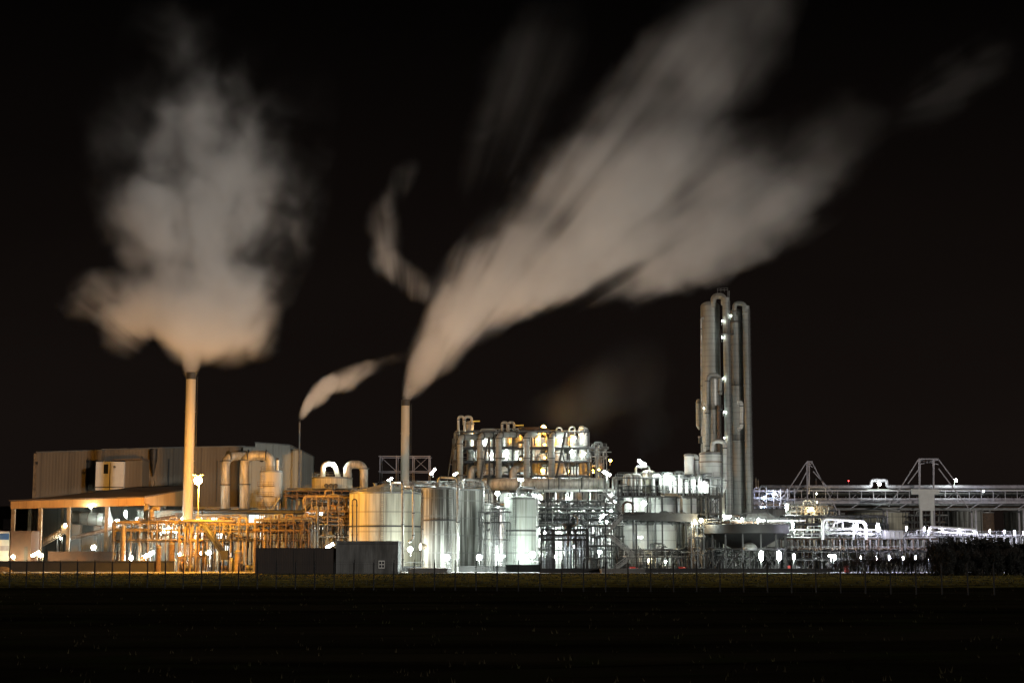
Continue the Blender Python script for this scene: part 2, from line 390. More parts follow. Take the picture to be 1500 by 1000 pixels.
# ================================================================== SETTING
def ground_mat(name, c1, c2, ns, scale=(1, 1, 1), c3=None):
    return mat(name, c1, c2, scale=scale, ns=ns, lo=.38, hi=.64, rough=.95, grime=((c3 or c2), ns * 6, (1, 1, 1), .5, .7), bump=.15)
soil = ground_mat('field_soil', (.040, .033, .019), (.009, .008, .005), .05, (.25, 1.6, 1), (.026, .028, .011))
grassm = ground_mat('rough_grass', (.44, .36, .09), (.16, .14, .04), .16, (.5, 1.6, 1), (.05, .045, .02))
for _m in (soil, grassm): _m.node_tree.nodes['Principled BSDF'].inputs['Specular IOR Level'].default_value = 0
soil.node_tree.nodes['Bump'].inputs['Strength'].default_value = .25
def sheet(name, x0, x1, y0, y1, z, m, nx=1, ny=1, amp=0):
    me = bpy.data.meshes.new(name); v = []; f = []
    for j in range(ny + 1):
        for i in range(nx + 1):
            v.append((x0 + (x1 - x0) * i / nx, y0 + (y1 - y0) * j / ny, z + (R.uniform(-amp, amp) if 0 < j < ny else 0)))
    for j in range(ny):
        for i in range(nx): a = j * (nx + 1) + i; f.append((a, a + 1, a + nx + 2, a + nx + 1))
    me.from_pydata(v, [], f); me.materials.append(MT[m] if isinstance(m, str) else m)
    o = bpy.data.objects.new(name, me); C.objects.link(o); o['kind'] = 'structure'; return o
sheet('ground', -2500, 2500, -200, 6000, -.35, 'blackwall')
sheet('field', -500, 500, -60, 178, -.02, soil, 140, 90, .07)
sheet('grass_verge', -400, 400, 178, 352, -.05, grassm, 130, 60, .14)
_g = grassm.node_tree; _b = _g.nodes['Principled BSDF']; _s = [l for l in _g.links if l.to_socket == _b.inputs['Base Color']][0].from_socket   # grass darkens to a soil tone towards the fence, painting in fading lamp light
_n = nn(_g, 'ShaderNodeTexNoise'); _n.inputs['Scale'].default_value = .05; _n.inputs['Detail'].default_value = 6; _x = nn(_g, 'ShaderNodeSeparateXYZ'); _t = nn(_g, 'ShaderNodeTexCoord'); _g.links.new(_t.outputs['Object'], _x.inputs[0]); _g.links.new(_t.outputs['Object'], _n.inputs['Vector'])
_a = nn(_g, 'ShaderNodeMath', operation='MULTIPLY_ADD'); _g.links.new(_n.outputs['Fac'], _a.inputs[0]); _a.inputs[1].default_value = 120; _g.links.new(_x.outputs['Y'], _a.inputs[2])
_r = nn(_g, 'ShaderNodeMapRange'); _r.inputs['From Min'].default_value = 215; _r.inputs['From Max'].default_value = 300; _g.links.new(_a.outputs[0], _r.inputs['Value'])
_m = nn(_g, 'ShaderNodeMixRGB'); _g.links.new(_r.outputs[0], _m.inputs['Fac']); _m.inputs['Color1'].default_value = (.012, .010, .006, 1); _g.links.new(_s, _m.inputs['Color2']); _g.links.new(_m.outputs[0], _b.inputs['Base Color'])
sheet('yard_pavement', -300, 330, 352, 760, 0, 'concrete')
sheet('service_road', X(300, 840, 346), X(1010, 840, 346), 341, 351.5, .10, 'concrete')
# clumps of grass on the verge
b = MB()
for i in range(7000):
    x = R.uniform(-110, 90); y = 180 + 165 * R.random() ** .7
    for k in range(3):
        a = R.uniform(0, PI); h = R.uniform(.05, .24); dx, dy = math.cos(a) * .12, math.sin(a) * .12; ox, oy = R.uniform(-.3, .3), R.uniform(-.3, .3)
        b._add([(x + ox - dx, y + oy - dy, -.05), (x + ox + dx, y + oy + dy, -.05), (x + ox + R.uniform(-.15, .15), y + oy, h)], [(0, 1, 2)])
solo(b, 'grass', ground_mat('grass_blades', (.035, .033, .009), (.02, .018, .006), .3), 'rough olive grass tufts on the verge behind the wire fence', kind='stuff')
b = MB()
for i in range(900):
    y = 25 + 150 * R.random() ** 1.5; x = R.uniform(-.36, .36) * y
    for k in range(3):
        a = R.uniform(0, PI); h = R.uniform(.04, .16); dx, dy = math.cos(a) * .03, math.sin(a) * .03; ox, oy = R.uniform(-.2, .2), R.uniform(-.2, .2)
        b._add([(x + ox - dx, y + oy - dy, -.05), (x + ox + dx, y + oy + dy, -.05), (x + ox + R.uniform(-.08, .08), y + oy, h)], [(0, 1, 2)])
solo(b, 'stubble', soil, 'dark stubble and weeds in the unlit field in front of the fence', kind='stuff')

# foreground fence, nearer on the right
def fence():
    pts = []; x = -60.0
    while x < 42:
        D = 160 - x * .72 / 1.0 * .55; pts.append((x, D)); x += 2.02
    t = thing('wire_fence', 'tall dark wire mesh security fence with thin posts crossing the grass', 'fence', (pts[0][0], pts[0][1], -.05))
    ztop = 2.62
    for (x, D) in pts:
        b = MB(); b.bar((x, D, -.1), (x, D, ztop), .12); b.bar((x, D, ztop), (x + .05, D - .28, ztop + .3), .05); part(b, 'post', 'fencem', t)
    b = MB(); (xa, Da), (xb, Db) = pts[0], pts[-1]
    for z in (.05, .8, 1.6, 2.5, 2.7): b.bar((xa, Da, z), (xb, Db, z), .012)
    part(b, 'wire', 'fencem', t)
    L = math.hypot(xb - xa, Db - Da); n = int(L / .25); b = MB()
    for i in range(n):
        k = i / n; x = xa + (xb - xa) * k; y = Da + (Db - Da) * k; b.bar((x, y, .02), (x, y, 2.5), .006)
    part(b, 'wire_mesh', 'fencem', t)
fence()

# ================================================================== LEFT BUILDINGS
def bld(name, label, pts, D, depth, m, roofm='roofgrey', ybase=None, trims=True):
    """pts: (px,py) top outline left->right, closed down to the ground"""
    zb = 0; P = [(X(px, (py + 836) / 2, D), Z(py, D)) for px, py in pts]
    x0, x1 = P[0][0], P[-1][0]
    t = thing(name, label, 'building', ((x0 + x1) / 2, D, 0))
    b = MB(); b.poly([(x0, zb)] + P + [(x1, zb)], D, D + depth); part(b, 'wall', m, t)
    b = MB()
    for (xa, za), (xb, zb_) in zip(P, P[1:]):
        if abs(xa - xb) > .2: b.hull([(xa - .1, D - .25, za + .02), (xb + .1, D - .25, zb_ + .02), (xb + .1, D + depth + .2, zb_ + .02), (xa - .1, D + depth + .2, za + .02)], [(xa - .1, D - .25, za + .32), (xb + .1, D - .25, zb_ + .32), (xb + .1, D + depth + .2, zb_ + .32), (xa - .1, D + depth + .2, za + .32)])
    part(b, 'roof', roofm, t); return t
A = bld('warehouse', 'tall beige corrugated warehouse at the far left behind the canopy', [(50, 663), (146, 660)], 480, 45, 'beige')
b = MB(); xa = X(128.5, 700, 480); b.bar((xa, 479.8, Z(670, 480)), (xa, 479.8, Z(735, 480)), .25); part(b, 'downpipe', 'midsteel', A)
for px, py, s in ((123, 692, 1.0), (129, 706, 1.1), (129.5, 675, .7), (54, 678, .7)):
    b = MB(); c = W(px, py, 479.7); b.tube([(c.x, 479.95, c.z), (c.x, 479.4, c.z)], s / 2, 10) if s == 1.0 else b.box(c.x - s / 3, c.x + s / 3, 479.3, 479.97, c.z - s / 2, c.z + s / 2); part(b, 'wall_box', 'dark', A)
b = MB(); b.box(X(49, 740, 480) - .3, X(51.5, 740, 480) - .02, 479.6, 480.3, 0, Z(664, 480)); part(b, 'corner_trim', 'tan', A)
B = bld('production_hall', 'long brown lit production hall wall behind the orange lamp', [(146.6, 659), (187, 658), (230, 656.5), (356, 654)], 484, 45, 'beige')
for px, yt_, yb_ in ((247, 672, 722), (207.5, 668, 716), (318, 674, 735)):
    b = MB(); xa = X(px, 700, 484); b.bar((xa, 483.8, Z(yt_, 484)), (xa, 483.8, Z(yb_, 484)), .3); part(b, 'downpipe', 'midsteel', B)
b = MB(); c = W(225, 681, 483.6); b.lathe(c.x, 483.2, [(.2, c.z - 3.2), (1.1, c.z + 1.5), (1.1, c.z + 4.6), (0, c.z + 4.8)], 12); part(b, 'hopper', 'dark', B)
b = MB(); c = W(224, 710, 483.6); b.box(c.x - .5, c.x + .5, 482.9, 483.97, c.z - 1.6, c.z + 1.4); part(b, 'wall_box', 'tan', B)
Cc = bld('boiler_house', 'pale grey stepped boiler house right of the duct arches', [(354.5, 654.5), (372, 655.5), (372.05, 648.5), (424, 652.5), (424.05, 659), (440.5, 660.5)], 476, 32, 'greywall')
b = MB(); xa = X(438.5, 700, 475.8); b.bar((xa, 475.7, Z(662, 475)), (xa, 475.7, Z(722, 475)), .3); part(b, 'downpipe', 'steel', Cc)
# lit white dormer on the warehouse
D = 470
t = thing('rooftop_annex', 'bright white panelled annex with a dark window on the warehouse front', 'annex', W(170, 719, D))
b = MB(); b.box(X(140, 697, D), X(181.5, 697, D), D, D + 9.9, Z(717.5, D), Z(676, D)); part(b, 'white_wall', 'whites', t)
b = MB(); b.box(X(181.7, 697, D), X(207, 697, D), D + 1.0, D + 9.9, Z(717, D), Z(673, D)); part(b, 'side_wall', 'beige', t)
b = MB(); b.hull([(X(165, 672, D), D - .6, Z(674.5, D)), (X(208, 672, D), D - .2, Z(672.6, D)), (X(208, 672, D), D + 9.9, Z(672.6, D)), (X(165, 672, D), D + 9.9, Z(674.5, D))], [(X(165, 672, D), D - .6, Z(672.8, D)), (X(208, 672, D), D - .2, Z(670.4, D)), (X(208, 672, D), D + 9.9, Z(670.4, D)), (X(165, 672, D), D + 9.9, Z(672.8, D))]); part(b, 'roof', 'roofbrown', t)
b = MB(); b.box(X(152, 685, D), X(158.5, 685, D), D - .06, D - .01, Z(693.5, D), Z(679.5, D)); w_ = part(b, 'window', 'glass', t)
b = MB(); b.box(X(160.6, 697, D), X(161.6, 697, D), D - .12, D - .01, Z(717, D), Z(677, D)); b.box(X(140, 697, D), X(181.5, 697, D), D - .1, D - .01, Z(714, D), Z(712.6, D)); part(b, 'panel_joint', 'midsteel', t)
b = MB(); c = W(168, 683.5, D); b.tube([(c.x, D - .01, c.z), (c.x, D - .25, c.z)], .35, 10); part(b, 'vent', 'steel', t)
# ------- canopy
D = 415
t = thing('loading_canopy', 'wide open canopy with an ochre fascia and brown sheet roof on posts', 'canopy', (X(115, 800, D), D, 0))
xl, xc = X(15.5, 738, D), X(211, 735, D)
b = MB(); b.hull([(xl, D, Z(745, D)), (xc, D, Z(740, D)), (xc, D + .25, Z(740, D)), (xl, D + .25, Z(745, D))], [(xl, D, Z(734, D)), (xc, D, Z(728.6, D)), (xc, D + .25, Z(728.6, D)), (xl, D + .25, Z(734, D))]); part(b, 'fascia', 'fascia', t)
D2 = 448; xe = X(275, 725, D2)
b = MB(); b.hull([(xc + .02, D, Z(740, D)), (xe, D2, Z(741, D2)), (xe, D2 + .25, Z(741, D2)), (xc + .02, D + .25, Z(740, D))], [(xc + .02, D, Z(728.6, D)), (xe, D2, Z(717, D2)), (xe, D2 + .25, Z(717, D2)), (xc + .02, D + .25, Z(728.6, D))]); part(b, 'side_fascia', 'fascia', t)
ps = [(xl - .3, D - .4, Z(733.6, D)), (xc + .1, D - .4, Z(728.2, D)), (xe + .2, D2, Z(716.6, D2)), (X(262, 712, 470), 470, Z(711.5, 470)), (X(200, 714, 470), 470, Z(713.5, 470)), (X(70, 731, 470), 470, Z(729.5, 470))]
b = MB(); b.hull(ps, [(a, c_, z + .22) for a, c_, z in ps]); part(b, 'roof', 'roofbrown', t)
for px, pt, w_, dd in ((18, 745, 5, 415.5), (57.5, 744, 5.2, 415.5), (99.5, 743, 4.6, 415.5), (155, 741, 4.6, 415.5), (213, 740, 6.5, 415.5), (42, 745, 4, 445), (90, 743, 4, 445), (240, 741, 4, 449)):
    b = MB(); xx = X(px, 780, dd); ww = M(w_, dd); b.box(xx - ww / 2, xx + ww / 2, dd, dd + ww, 0, Z(pt, dd) + .4); part(b, 'post', 'tan', t)
b = MB()
for i in range(7): b.bar((xl + (xc - xl) * i / 6, D + .3, Z(741 - i * .8, D)), (xl + (xc - xl) * i / 6, D + 30, Z(741 - i * .8, D) + .5), .25)
part(b, 'rafter', 'tan', t)
# lower pale wall under the canopy
b = MB(); b.box(X(62, 770, 472), X(360, 770, 472), 472, 472.6, 0, Z(742, 472)); part(b, 'back_wall', 'greywall', solo(MB(), 'x', 'steel') if False else t)
# drum
D = 438
t = thing('rotary_drum', 'pale horizontal rotary drum with dark end cap under the canopy', 'drum', (X(132, 790, D), D, 0))
c0 = W(108, 757.5, D); c1 = W(152, 761, D); r = M(9.5, D); dv = (c1 - c0)
b = MB(); b.tube([c0, c1], r, 28); part(b, 'shell', 'clad', t)
b = MB(); b.tube([c0 - dv * .05, c0 - dv * .001], [r * .85, r * 1.02], 28); part(b, 'end_cap', 'rust', t)
for k in (.22, .5, .8):
    b = MB(); b.tube([c0 + dv * k, c0 + dv * (k + .02)], r * 1.06, 28); part(b, 'riding_ring', 'rust', t)
b = MB(); b.tube([c1, c1 + dv * .12], [r, r * .35], 24); part(b, 'outlet_cone', 'clad', t)
for k in (.12, .85):
    q = c0 + dv * k; b = MB(); b.box(q.x - 1, q.x + 1, q.y - r * .8, q.y + r * .8, 0, q.z - r * 1.03); part(b, 'support', 'concrete', t)
t = thing('discharge_hopper', 'large white tapering hopper right of the rotary drum', 'hopper', (X(160, 790, 442), 442, 0))
c = W(157, 762, 442); b = MB(); b.lathe(c.x, 442, [(.5, Z(785, 442)), (M(13, 442), Z(772, 442)), (M(4, 442), Z(748, 442)), (M(3, 442), Z(742, 442))], 24); part(b, 'cone', 'whites', t)
b = MB()
for a in range(4): x_ = c.x + 2 * math.cos(a * PI / 2 + .7); y_ = 442 + 2 * math.sin(a * PI / 2 + .7); b.bar((x_, y_, 0), (x_, y_, Z(772, 442)), .2)
part(b, 'support', 'midsteel', t)
# inclined conveyors
def conveyor(label, p, q, D, w, m='tan', legs=3):
    a = W(*p, D); c = W(*q, D); t = thing('inclined_conveyor', label, 'conveyor', (a.x, D, 0), None)
    b = MB(); b.tube([a, c], w, 14); part(b, 'casing', m, t)
    b = MB(); n = 14
    for i in range(n + 1):
        g = a.lerp(c, i / n); b.bar(g + Vector((0, -w * 1.1, -w)), g + Vector((0, -w * 1.1, w * 1.5)), .07)
    b.bar(a + Vector((0, -w * 1.1, -w)), c + Vector((0, -w * 1.1, -w)), .18); b.bar(a + Vector((0, -w * 1.1, w * 1.5)), c + Vector((0, -w * 1.1, w * 1.5)), .07); part(b, 'walkway', 'midsteel', t)
    for i in range(legs):
        g = a.lerp(c, (i + .5) / legs); b = MB(); b.bar((g.x, D + .3, 0), (g.x, D + .3, g.z - w), .2); b.bar((g.x + .8, D + .3, 0), (g.x, D + .3, g.z - w), .14); part(b, 'support', 'midsteel', t)
    b = MB(); b.box(c.x - .8, c.x + .9, D - 1, D + 1, c.z - 1.2, c.z + 1); part(b, 'drive_head', m, t)
conveyor('short ochre inclined conveyor tube rising to a lamp under the canopy', (47, 804), (96, 775), 425, .85, 'tan', 2)
conveyor('long rusty inclined conveyor rising rightwards in front of the rotary drum', (104, 788), (206, 764), 428, .55, 'rust', 4)
conveyor('brown sloping conveyor ridge above the orange pipe rack', (190, 768), (262, 756.5), 432, .7, 'rust', 3)
conveyor('dark steep chute running down to the right through the rack', (298, 768), (329, 812), 396, .75, 'dark', 1)
# small buildings at far left
def block(name, label, cat, px0, px1, yt, D, depth, m, roofm='dark', yb=None, details=()):
    x0, x1 = X(px0, (yt + 830) / 2, D), X(px1, (yt + 830) / 2, D); z1 = Z(yt, D); z0 = 0 if yb is None else Z(yb, D)
    t = thing(name, label, cat, ((x0 + x1) / 2, D, z0))
    b = MB(); b.box(x0, x1, D, D + depth, z0, z1); part(b, 'wall', m, t)
    b = MB(); b.box(x0 - .12, x1 + .12, D - .12, D + depth + .12, z1 + .003, z1 + .22); part(b, 'roof', roofm, t)
    for (nm, a, c, e, f, mm) in details:
        b = MB(); b.box(X(a, e, D), X(c, e, D), D - .09, D - .004, Z(f, D), Z(e, D)); part(b, nm, mm, t)
    return t
block('brown_shed', 'small plain reddish brown shed at the far left edge', 'shed', 15, 45, 778.5, 408, 9, 'brown', 'brown', details=(('door', 36, 41, 800, 822, 'dark'),))
t = block('shipping_trailer', 'pale trailer with blue band cut by the left photo edge', 'trailer', -25, 13.5, 779, 409, 6, 'whites', 'violet', yb=826, details=(('blue_band', -25, 13.5, 781, 790, 'blue'), ('violet_band', -25, 13.5, 799, 806, 'violet')))
for px in (5, 10):
    c = W(px, 829, 410.2); b = MB(); b.tube([(c.x, 409.6, .55), (c.x, 410, .55)], .55, 14); part(b, 'wheel', 'black', t)
block('far_shed', 'dark unlit shed behind the left end of the canopy', 'shed', -30, 49, 742, 520, 30, 'darkclad', 'roofgrey', details=(('window', 5, 16, 760, 775, 'violet'), ('door', 30, 40, 752, 790, 'brown')))
block('low_brick_wall', 'low reddish brown wall below the rotary drum', 'wall', 70, 190, 808.5, 412, .4, 'brown', 'brown')
block('boundary_wall', 'long low black wall along the grass at the left', 'wall', -60, 255, 822.5, 400, .35, 'blackwall', 'blackwall')
b = MB(); b.lathe(X(8, 830, 402), 402, [(3.2, 0), (2.4, 1.0), (1.2, 1.7), (0, 1.9)], 14); solo(b, 'soil_heap', 'tan', 'small ochre heap of soil behind the black wall at left', 'heap', (X(8, 830, 402), 402, 0))
block('dark_store', 'low windowless dark brown block behind the fence', 'building', 374, 492.25, 803.5, 339, 10, 'darkclad', 'darkclad', details=(('panel_joint', 430, 431, 805, 838, 'black'), ('panel_joint', 460, 461, 805, 838, 'black')))
t = block('grey_store', 'weathered grey corrugated block with a white four-pane window', 'building', 492.3, 583, 793.5, 338, 11, 'greyclad', 'greyclad', details=(('door', 573.5, 579.5, 817, 836, 'steel'), ('window', 554.5, 563.5, 820.5, 832, 'whites')))
for a in (555.6, 559.8):
    for e in (822, 827):
        b = MB(); b.box(X(a, e, 338), X(a + 2.9, e, 338), 337.86, 337.905, Z(e + 3.6, 338), Z(e, 338)); part(b, 'pane', 'glass', t)
b = MB(); b.bar((X(492.3, 842, 338), 337.9, Z(796, 338)), (X(583, 842, 338), 337.9, Z(796, 338)), .12); part(b, 'gutter', 'dark', t)
block('concrete_ramp', 'pale low concrete ramp before the left white tanks', 'ramp', 598, 655, 833.6, 352, 22, 'concrete', 'concrete')
block('concrete_pad', 'pale concrete pad at the foot of the zigzag stairs', 'pad', 882, 945, 834.2, 356, 20, 'concrete', 'concrete')
block('bund_wall', 'low dark bund wall running below the storage tanks', 'wall', 583, 792, 830, 392, .4, 'blackwall', 'blackwall')
block('short_bund', 'short black box wall in front of the right storage tank', 'wall', 741, 792, 828, 385, 3, 'blackwall', 'blackwall')
block('long_kerb_wall', 'long low dark wall below the right-hand steelwork', 'wall', 792, 1215, 833.5, 366, .4, 'blackwall', 'blackwall')

# ------- chimneys
def chimney(name, label, pxt, yt, wpx, D, m, ybot=None):
    zt = Z(yt, D); x = X(pxt, yt, D); r = M(wpx / 2, D)
    t = thing(name, label, 'chimney', (x, D, 0))
    b = MB(); b.lathe(x, D, [(r * 1.1, 0), (r, zt)], 28); part(b, 'flue', m, t)
    b = MB(); b.lathe(x, D, [(r * 1.03, zt - r * 1.4), (r * 1.07, zt - r * 1.4), (r * 1.07, zt + .1), (r * .8, zt + .1), (r * .8, zt - 2)], 28); part(b, 'cap', 'dark', t)
    b = MB()
    for k in (.3, .55, .8): b.lathe(x, D, [(r * (1.1 - .1 * k) + .002, zt * k), (r * 1.13, zt * k), (r * 1.13, zt * k + .18), (r * (1.1 - .1 * k), zt * k + .18)], 28)
    part(b, 'band', m, t)
    if r > .6: b = MB(); ladder(b, x + r * 1.25, D - r * .1, 2, zt - 1, .4, False); part(b, 'ladder', 'midsteel', t)
    return t, (x, D, zt)
chim = mat('chimney_paint', (.34, .315, .265), (.25, .23, .19), scale=(1, 1, .06), ns=.7, rough=.6); MT['chim'] = chim
_, ST1 = chimney('chimney', 'tallest cream chimney trailing the big steam cloud at left', 280, 546, 14, 420, 'chim')
_, ST2 = chimney('chimney', 'cream chimney beside the tanks blowing the wide steam plume', 594, 586, 12, 460, 'chim')
_, ST3 = chimney('chimney', 'thin grey chimney with a small plume right of the boiler house', 439, 617, 2.8, 472, 'steel')
# ------- ducts and dust silo at x 325-413
pipe('flue_duct', 'left fat cream duct arch beside the orange lamp', [(330, 752, 440), (330, 668, 440), (388, 668, 448)], 6.6, 'grime', 3.2, cat='duct', n=20)
pipe('flue_duct', 'right fat cream duct arch dropping into the dust silo', [(358, 752, 436), (358, 667, 436), (396, 667, 436), (396, 692, 436)], 7.0, 'grime', 3.0, cat='duct', n=20)
t = tank('dust_silo', 'cream dust silo with brown caged ladder under the duct arch', 'silo', 381, 413.5, 690, 727, 436, 'chim', top='flat', zb=None, bottom='cone')
zz = Z(727, 436); xx = X(397, 727, 436)
for a in (.6, 2.2, 3.8, 5.4):
    b = MB(); b.bar((xx + 2.6 * math.cos(a), 436 + 2.6 * math.sin(a), 0), (xx + 2.6 * math.cos(a), 436 + 2.6 * math.sin(a), zz + 1), .3); part(b, 'leg', 'tan', t)
b = MB(); ladder(b, X(385, 700, 433), 432.6, Z(745, 433), Z(684, 433), .8); part(b, 'caged_ladder', 'rust', t)
for py in (712, 727, 742):
    b = MB(); z = Z(py, 433); b.box(X(378, py, 433), X(402, py, 433), 431.8, 433.4, z, z + .12); rail_line(b, (X(378, py, 433), 431.8, z), (X(402, py, 433), 431.8, z)); part(b, 'platform', 'rust', t)
b = MB(); b.bar(W(399, 746, 432), W(410, 729, 432), .9, .3); part(b, 'chute', 'steel', t)
chimney('vent_stack', 'short white vent with a dark tilted cowl on the silo', 407, 671, 4, 437, 'whites')
# dark long pipe line across the middle
pipe('pipeline', 'long dark duct across the rack stepping up right of the silo', [(284, 748.5, 425), (444, 750, 425), (456, 738.5, 425), (512, 737, 425)], 3.2, 'dark', .8, cat='pipeline')
pipe('pipeline', 'thin pale pipe running just under the long dark duct', [(286, 756.5, 422), (352, 754.5, 422), (352, 765, 422)], 1.1, 'tan', .5, cat='pipeline', flanges=False)
pipe('pipeline', 'ochre pipe gallery line level with the chimney base at left', [(262, 763, 398), (292, 762.5, 398), (345, 764, 398)], 2.0, 'tan', .5, cat='pipeline', flanges=False)
# process hall behind the left rack with the lit window
t = bld('process_hall', 'dim low process hall with bright windows behind the left rack', [(200, 748), (300, 748), (300.1, 745), (420, 745), (420.1, 716), (520, 716)], 446, 25, 'greywall', 'roofbrown')
litw = emit('lit_window', (1, .97, .85), 3.0)
for x0, y0, x1, y1 in ((365, 754, 379, 766), (381, 755, 388, 766), (288, 757.5, 296, 760.5), (310, 758, 318, 761), (284, 780, 300, 789), (309, 781, 333, 789), (372, 778, 378, 792), (381, 778, 388, 790), (330, 799, 340, 815), (461, 772, 473, 775)):
    b = MB(); b.box(X(x0, y0, 446), X(x1, y0, 446), 445.9, 445.97, Z(y1, 446), Z(y0, 446)); part(b, 'window', litw, t)
# cooler with arches on the roof (x 456-545)
D = 440
t = tank('roof_cooler', 'low round cream cooler drum between two arch pipes', 'cooler', 457, 516, 699.5, 716.5, D, 'stainy', top='flat', zb=None, n=32)
for px in (478, 485, 492):
    b = MB(); c = W(px, 711, D - 5.4); b.tube([(c.x, D - 5.0, c.z), (c.x, D - 6.0, c.z)], .55, 12); part(b, 'nozzle', 'dark', t)
pipe('arch_duct', 'left small cream arch duct above the roof cooler under a star-bright lamp', [(473, 701, D - 1), (473, 679, D - 1), (490, 679, D - 1), (496, 701, D - 1)], 3.8, 'grime', 2.6, cat='duct', n=16)
pipe('arch_duct', 'large grey-cream arch duct right of the roof cooler', [(509, 700, D - 2), (509, 680, D - 2), (533, 680, D - 2), (533, 722, D - 2)], 6.0, 'grime', 3.6, cat='duct', n=20)
rack('roof_deck', 'dark steel deck carrying the roof cooler above pipe tiers', 418, 516, 432, 12, (719, 727), 718, 7, 'rust', deck=(719,), rails=(719,), pipes=4, pm=('rust', 'tan'))
rack('far_pipe_portal', 'far dark steel portal frame behind the second chimney', 556, 628, 520, 8, (668, 706, 690), 667, 4, 'violet', brace=True)
# ------- orange pipe racks
rack('pipe_rack', 'orange-lit tangled pipe rack left of the lamp mast', 166, 268, 404, 13, (766, 777, 793), 763, 9, 'tan', w=.22, pipes=22, drops=38, extra=9, pm=('tan', 'rust', 'steel', 'tan'), deck=(793,), rails=(793,))
rack('pipe_rack', 'orange-lit pipe rack right of the lamp mast', 292, 372, 402, 14, (768, 778, 792), 757, 8, 'tan', w=.2, pipes=20, drops=30, extra=7, pm=('tan', 'rust', 'tan', 'steel'), deck=(792,), rails=(792, 778))
rack('pipe_rack', 'brown crowded pipe rack above the dark brown block', 374, 452, 400, 14, (762, 768, 791, 778), 754, 8, 'rust', w=.2, pipes=24, drops=34, extra=4, pm=('rust', 'tan', 'rust', 'steel'), rails=(791, 768))
rack('pipe_rack', 'tiered rack of ochre horizontal pipes left of the round tanks', 447, 512, 404, 12, (728, 749, 757, 763, 769, 786), 725, 5, 'tan', w=.26, pipes=34, drops=22, extra=3, pm=('tan', 'rust', 'fascia', 'tan', 'steel'), prange=(.12, .34))
rack('chimney_base_frame', 'bright orange lattice frame around the tall chimney foot', 262, 288, 399, 9, (764, 792, 815), 763, 4, 'tan', w=.3, pipes=6, drops=18, extra=3, pm=('tan', 'fascia'))
tank('process_column', 'stout orange-lit column on a round base left in the rack', 'column', 176.5, 183.5, 770, 822, 401, 'tan', top='flat', rails=False, n=18)
pipe('elbow_pipe', 'orange elbow pipe bending right under the canopy corner', [(222, 765, 412), (222, 744, 412), (234, 744.5, 412)], 3.6, 'tan', 1.2, flanges=True)
for i, (a, c_, yt_, lab) in enumerate(((228, 236, 800, 'small rusty vessel on legs left of the chimney foot'), (246, 256, 795, 'wider rusty pot vessel beside the chimney foot'), (344, 353, 808, 'low tan pot right of the lamp mast'), (386, 395, 772, 'slim brown column at the middle of the rack'), (456, 463, 776, 'stout ochre column left of the tiered pipes'))):
    tank('process_vessel', lab, 'vessel', a, c_, yt_, 830, 400 + i, 'rust' if i < 2 else 'tan', top='dome', rise=.15, rails=False, n=16)
# ================================================================== STORAGE TANKS
t = tank('storage_tank', 'widest round tank, left half orange-lit, right half grey', 'tank', 512, 616, 722, 830, 404, 'stainy', rings=(771,), lad=270, rise=.13, n=56)
tank('storage_tank', 'black-streaked round tank with an orange left edge', 'tank', 617.5, 673, 715, 830, 393, 'stain', rings=(762,), lad=300, rise=.08, n=44)
tank('storage_tank', 'dark streaked tank tucked right of the orange-edged tank', 'tank', 664, 708.5, 717, 830, 412, 'stain', rings=(), lad=None, rise=.08, n=44)
tank('storage_tank', 'clean pale green-white tank at the right end of the tank row', 'tank', 739, 785.5, 729, 830, 400, 'stainw', rings=(777,), lad=250, rise=.1, n=40)
tank('slim_silo', 'slim shiny silo with a bright highlight between the tanks', 'silo', 720, 741, 744, 830, 396, 'shiny', rings=(), lad=None, rise=.15, n=24)
tank('slim_silo', 'slim dull silo squeezed beside the dark streaked tank', 'silo', 708, 722, 738, 830, 404, 'clad', rings=(752, 766), lad=None, rise=.15, n=24)
pipe('loop_pipe', 'dark hairpin pipe on the orange face of the widest tank', [(516, 792, 384), (516, 731, 384), (522.5, 731, 384), (522.5, 792, 384)], .9, 'dark', 1.1)
pipe('loop_pipe', 'tall pale loop pipe rising over the widest tank', [(573.5, 722, 394), (573.5, 707, 394), (590, 707, 382), (590, 829, 382)], 1.5, 'cladp', 1.0)
pipe('loop_pipe', 'short pale loop pipe right on the widest tank roof', [(590, 712, 394), (605.5, 712, 385), (605.5, 790, 385), (598, 793, 385)], 1.5, 'cladp', 1.0)
pipe('loop_pipe', 'pale loop pipe standing over the orange-edged tank', [(642, 716, 391), (642, 699, 391), (671, 700, 385), (671, 829, 385)], 1.8, 'cladp', 1.4)
pipe('loop_pipe', 'pale loop pipe over the dark streaked tank', [(678, 716, 396), (678, 702, 396), (707.5, 703, 396), (707.5, 829, 396)], 1.8, 'cladp', 1.4)
pipe('loop_pipe', 'low pale loop pipe over the right end tank', [(759, 724, 394), (759, 713.5, 394), (787, 714, 394), (787, 829, 394)], 1.7, 'cladp', 1.4)
pipe('loop_pipe', 'thin pipe down the left flank of the orange-edged tank', [(619, 830, 386), (619, 720, 386)], .9, 'steel')
t = thing('wall_horn', 'round flared outlet on the orange edge of the tank', 'outlet', W(620, 800, 386)); c = W(621, 800, 386)
b = MB(); b.tube([c + Vector((-.8, -.4, 0)), c + Vector((.5, .2, 0))], [.85, .5], 14); part(b, 'flare', 'tan', t); b = MB(); b.bar(c, c + Vector((0, 0, -4.6)), .15); part(b, 'stem', 'steel', t)
rack('roof_walkway', 'thin steel walkway linking the tank roofs', 560, 712, 409, 4, (716, 712), 706, 12, 'steel', w=.1, brace=False, pipes=10, rails=(712,), ybot=722, prange=(.08, .2))
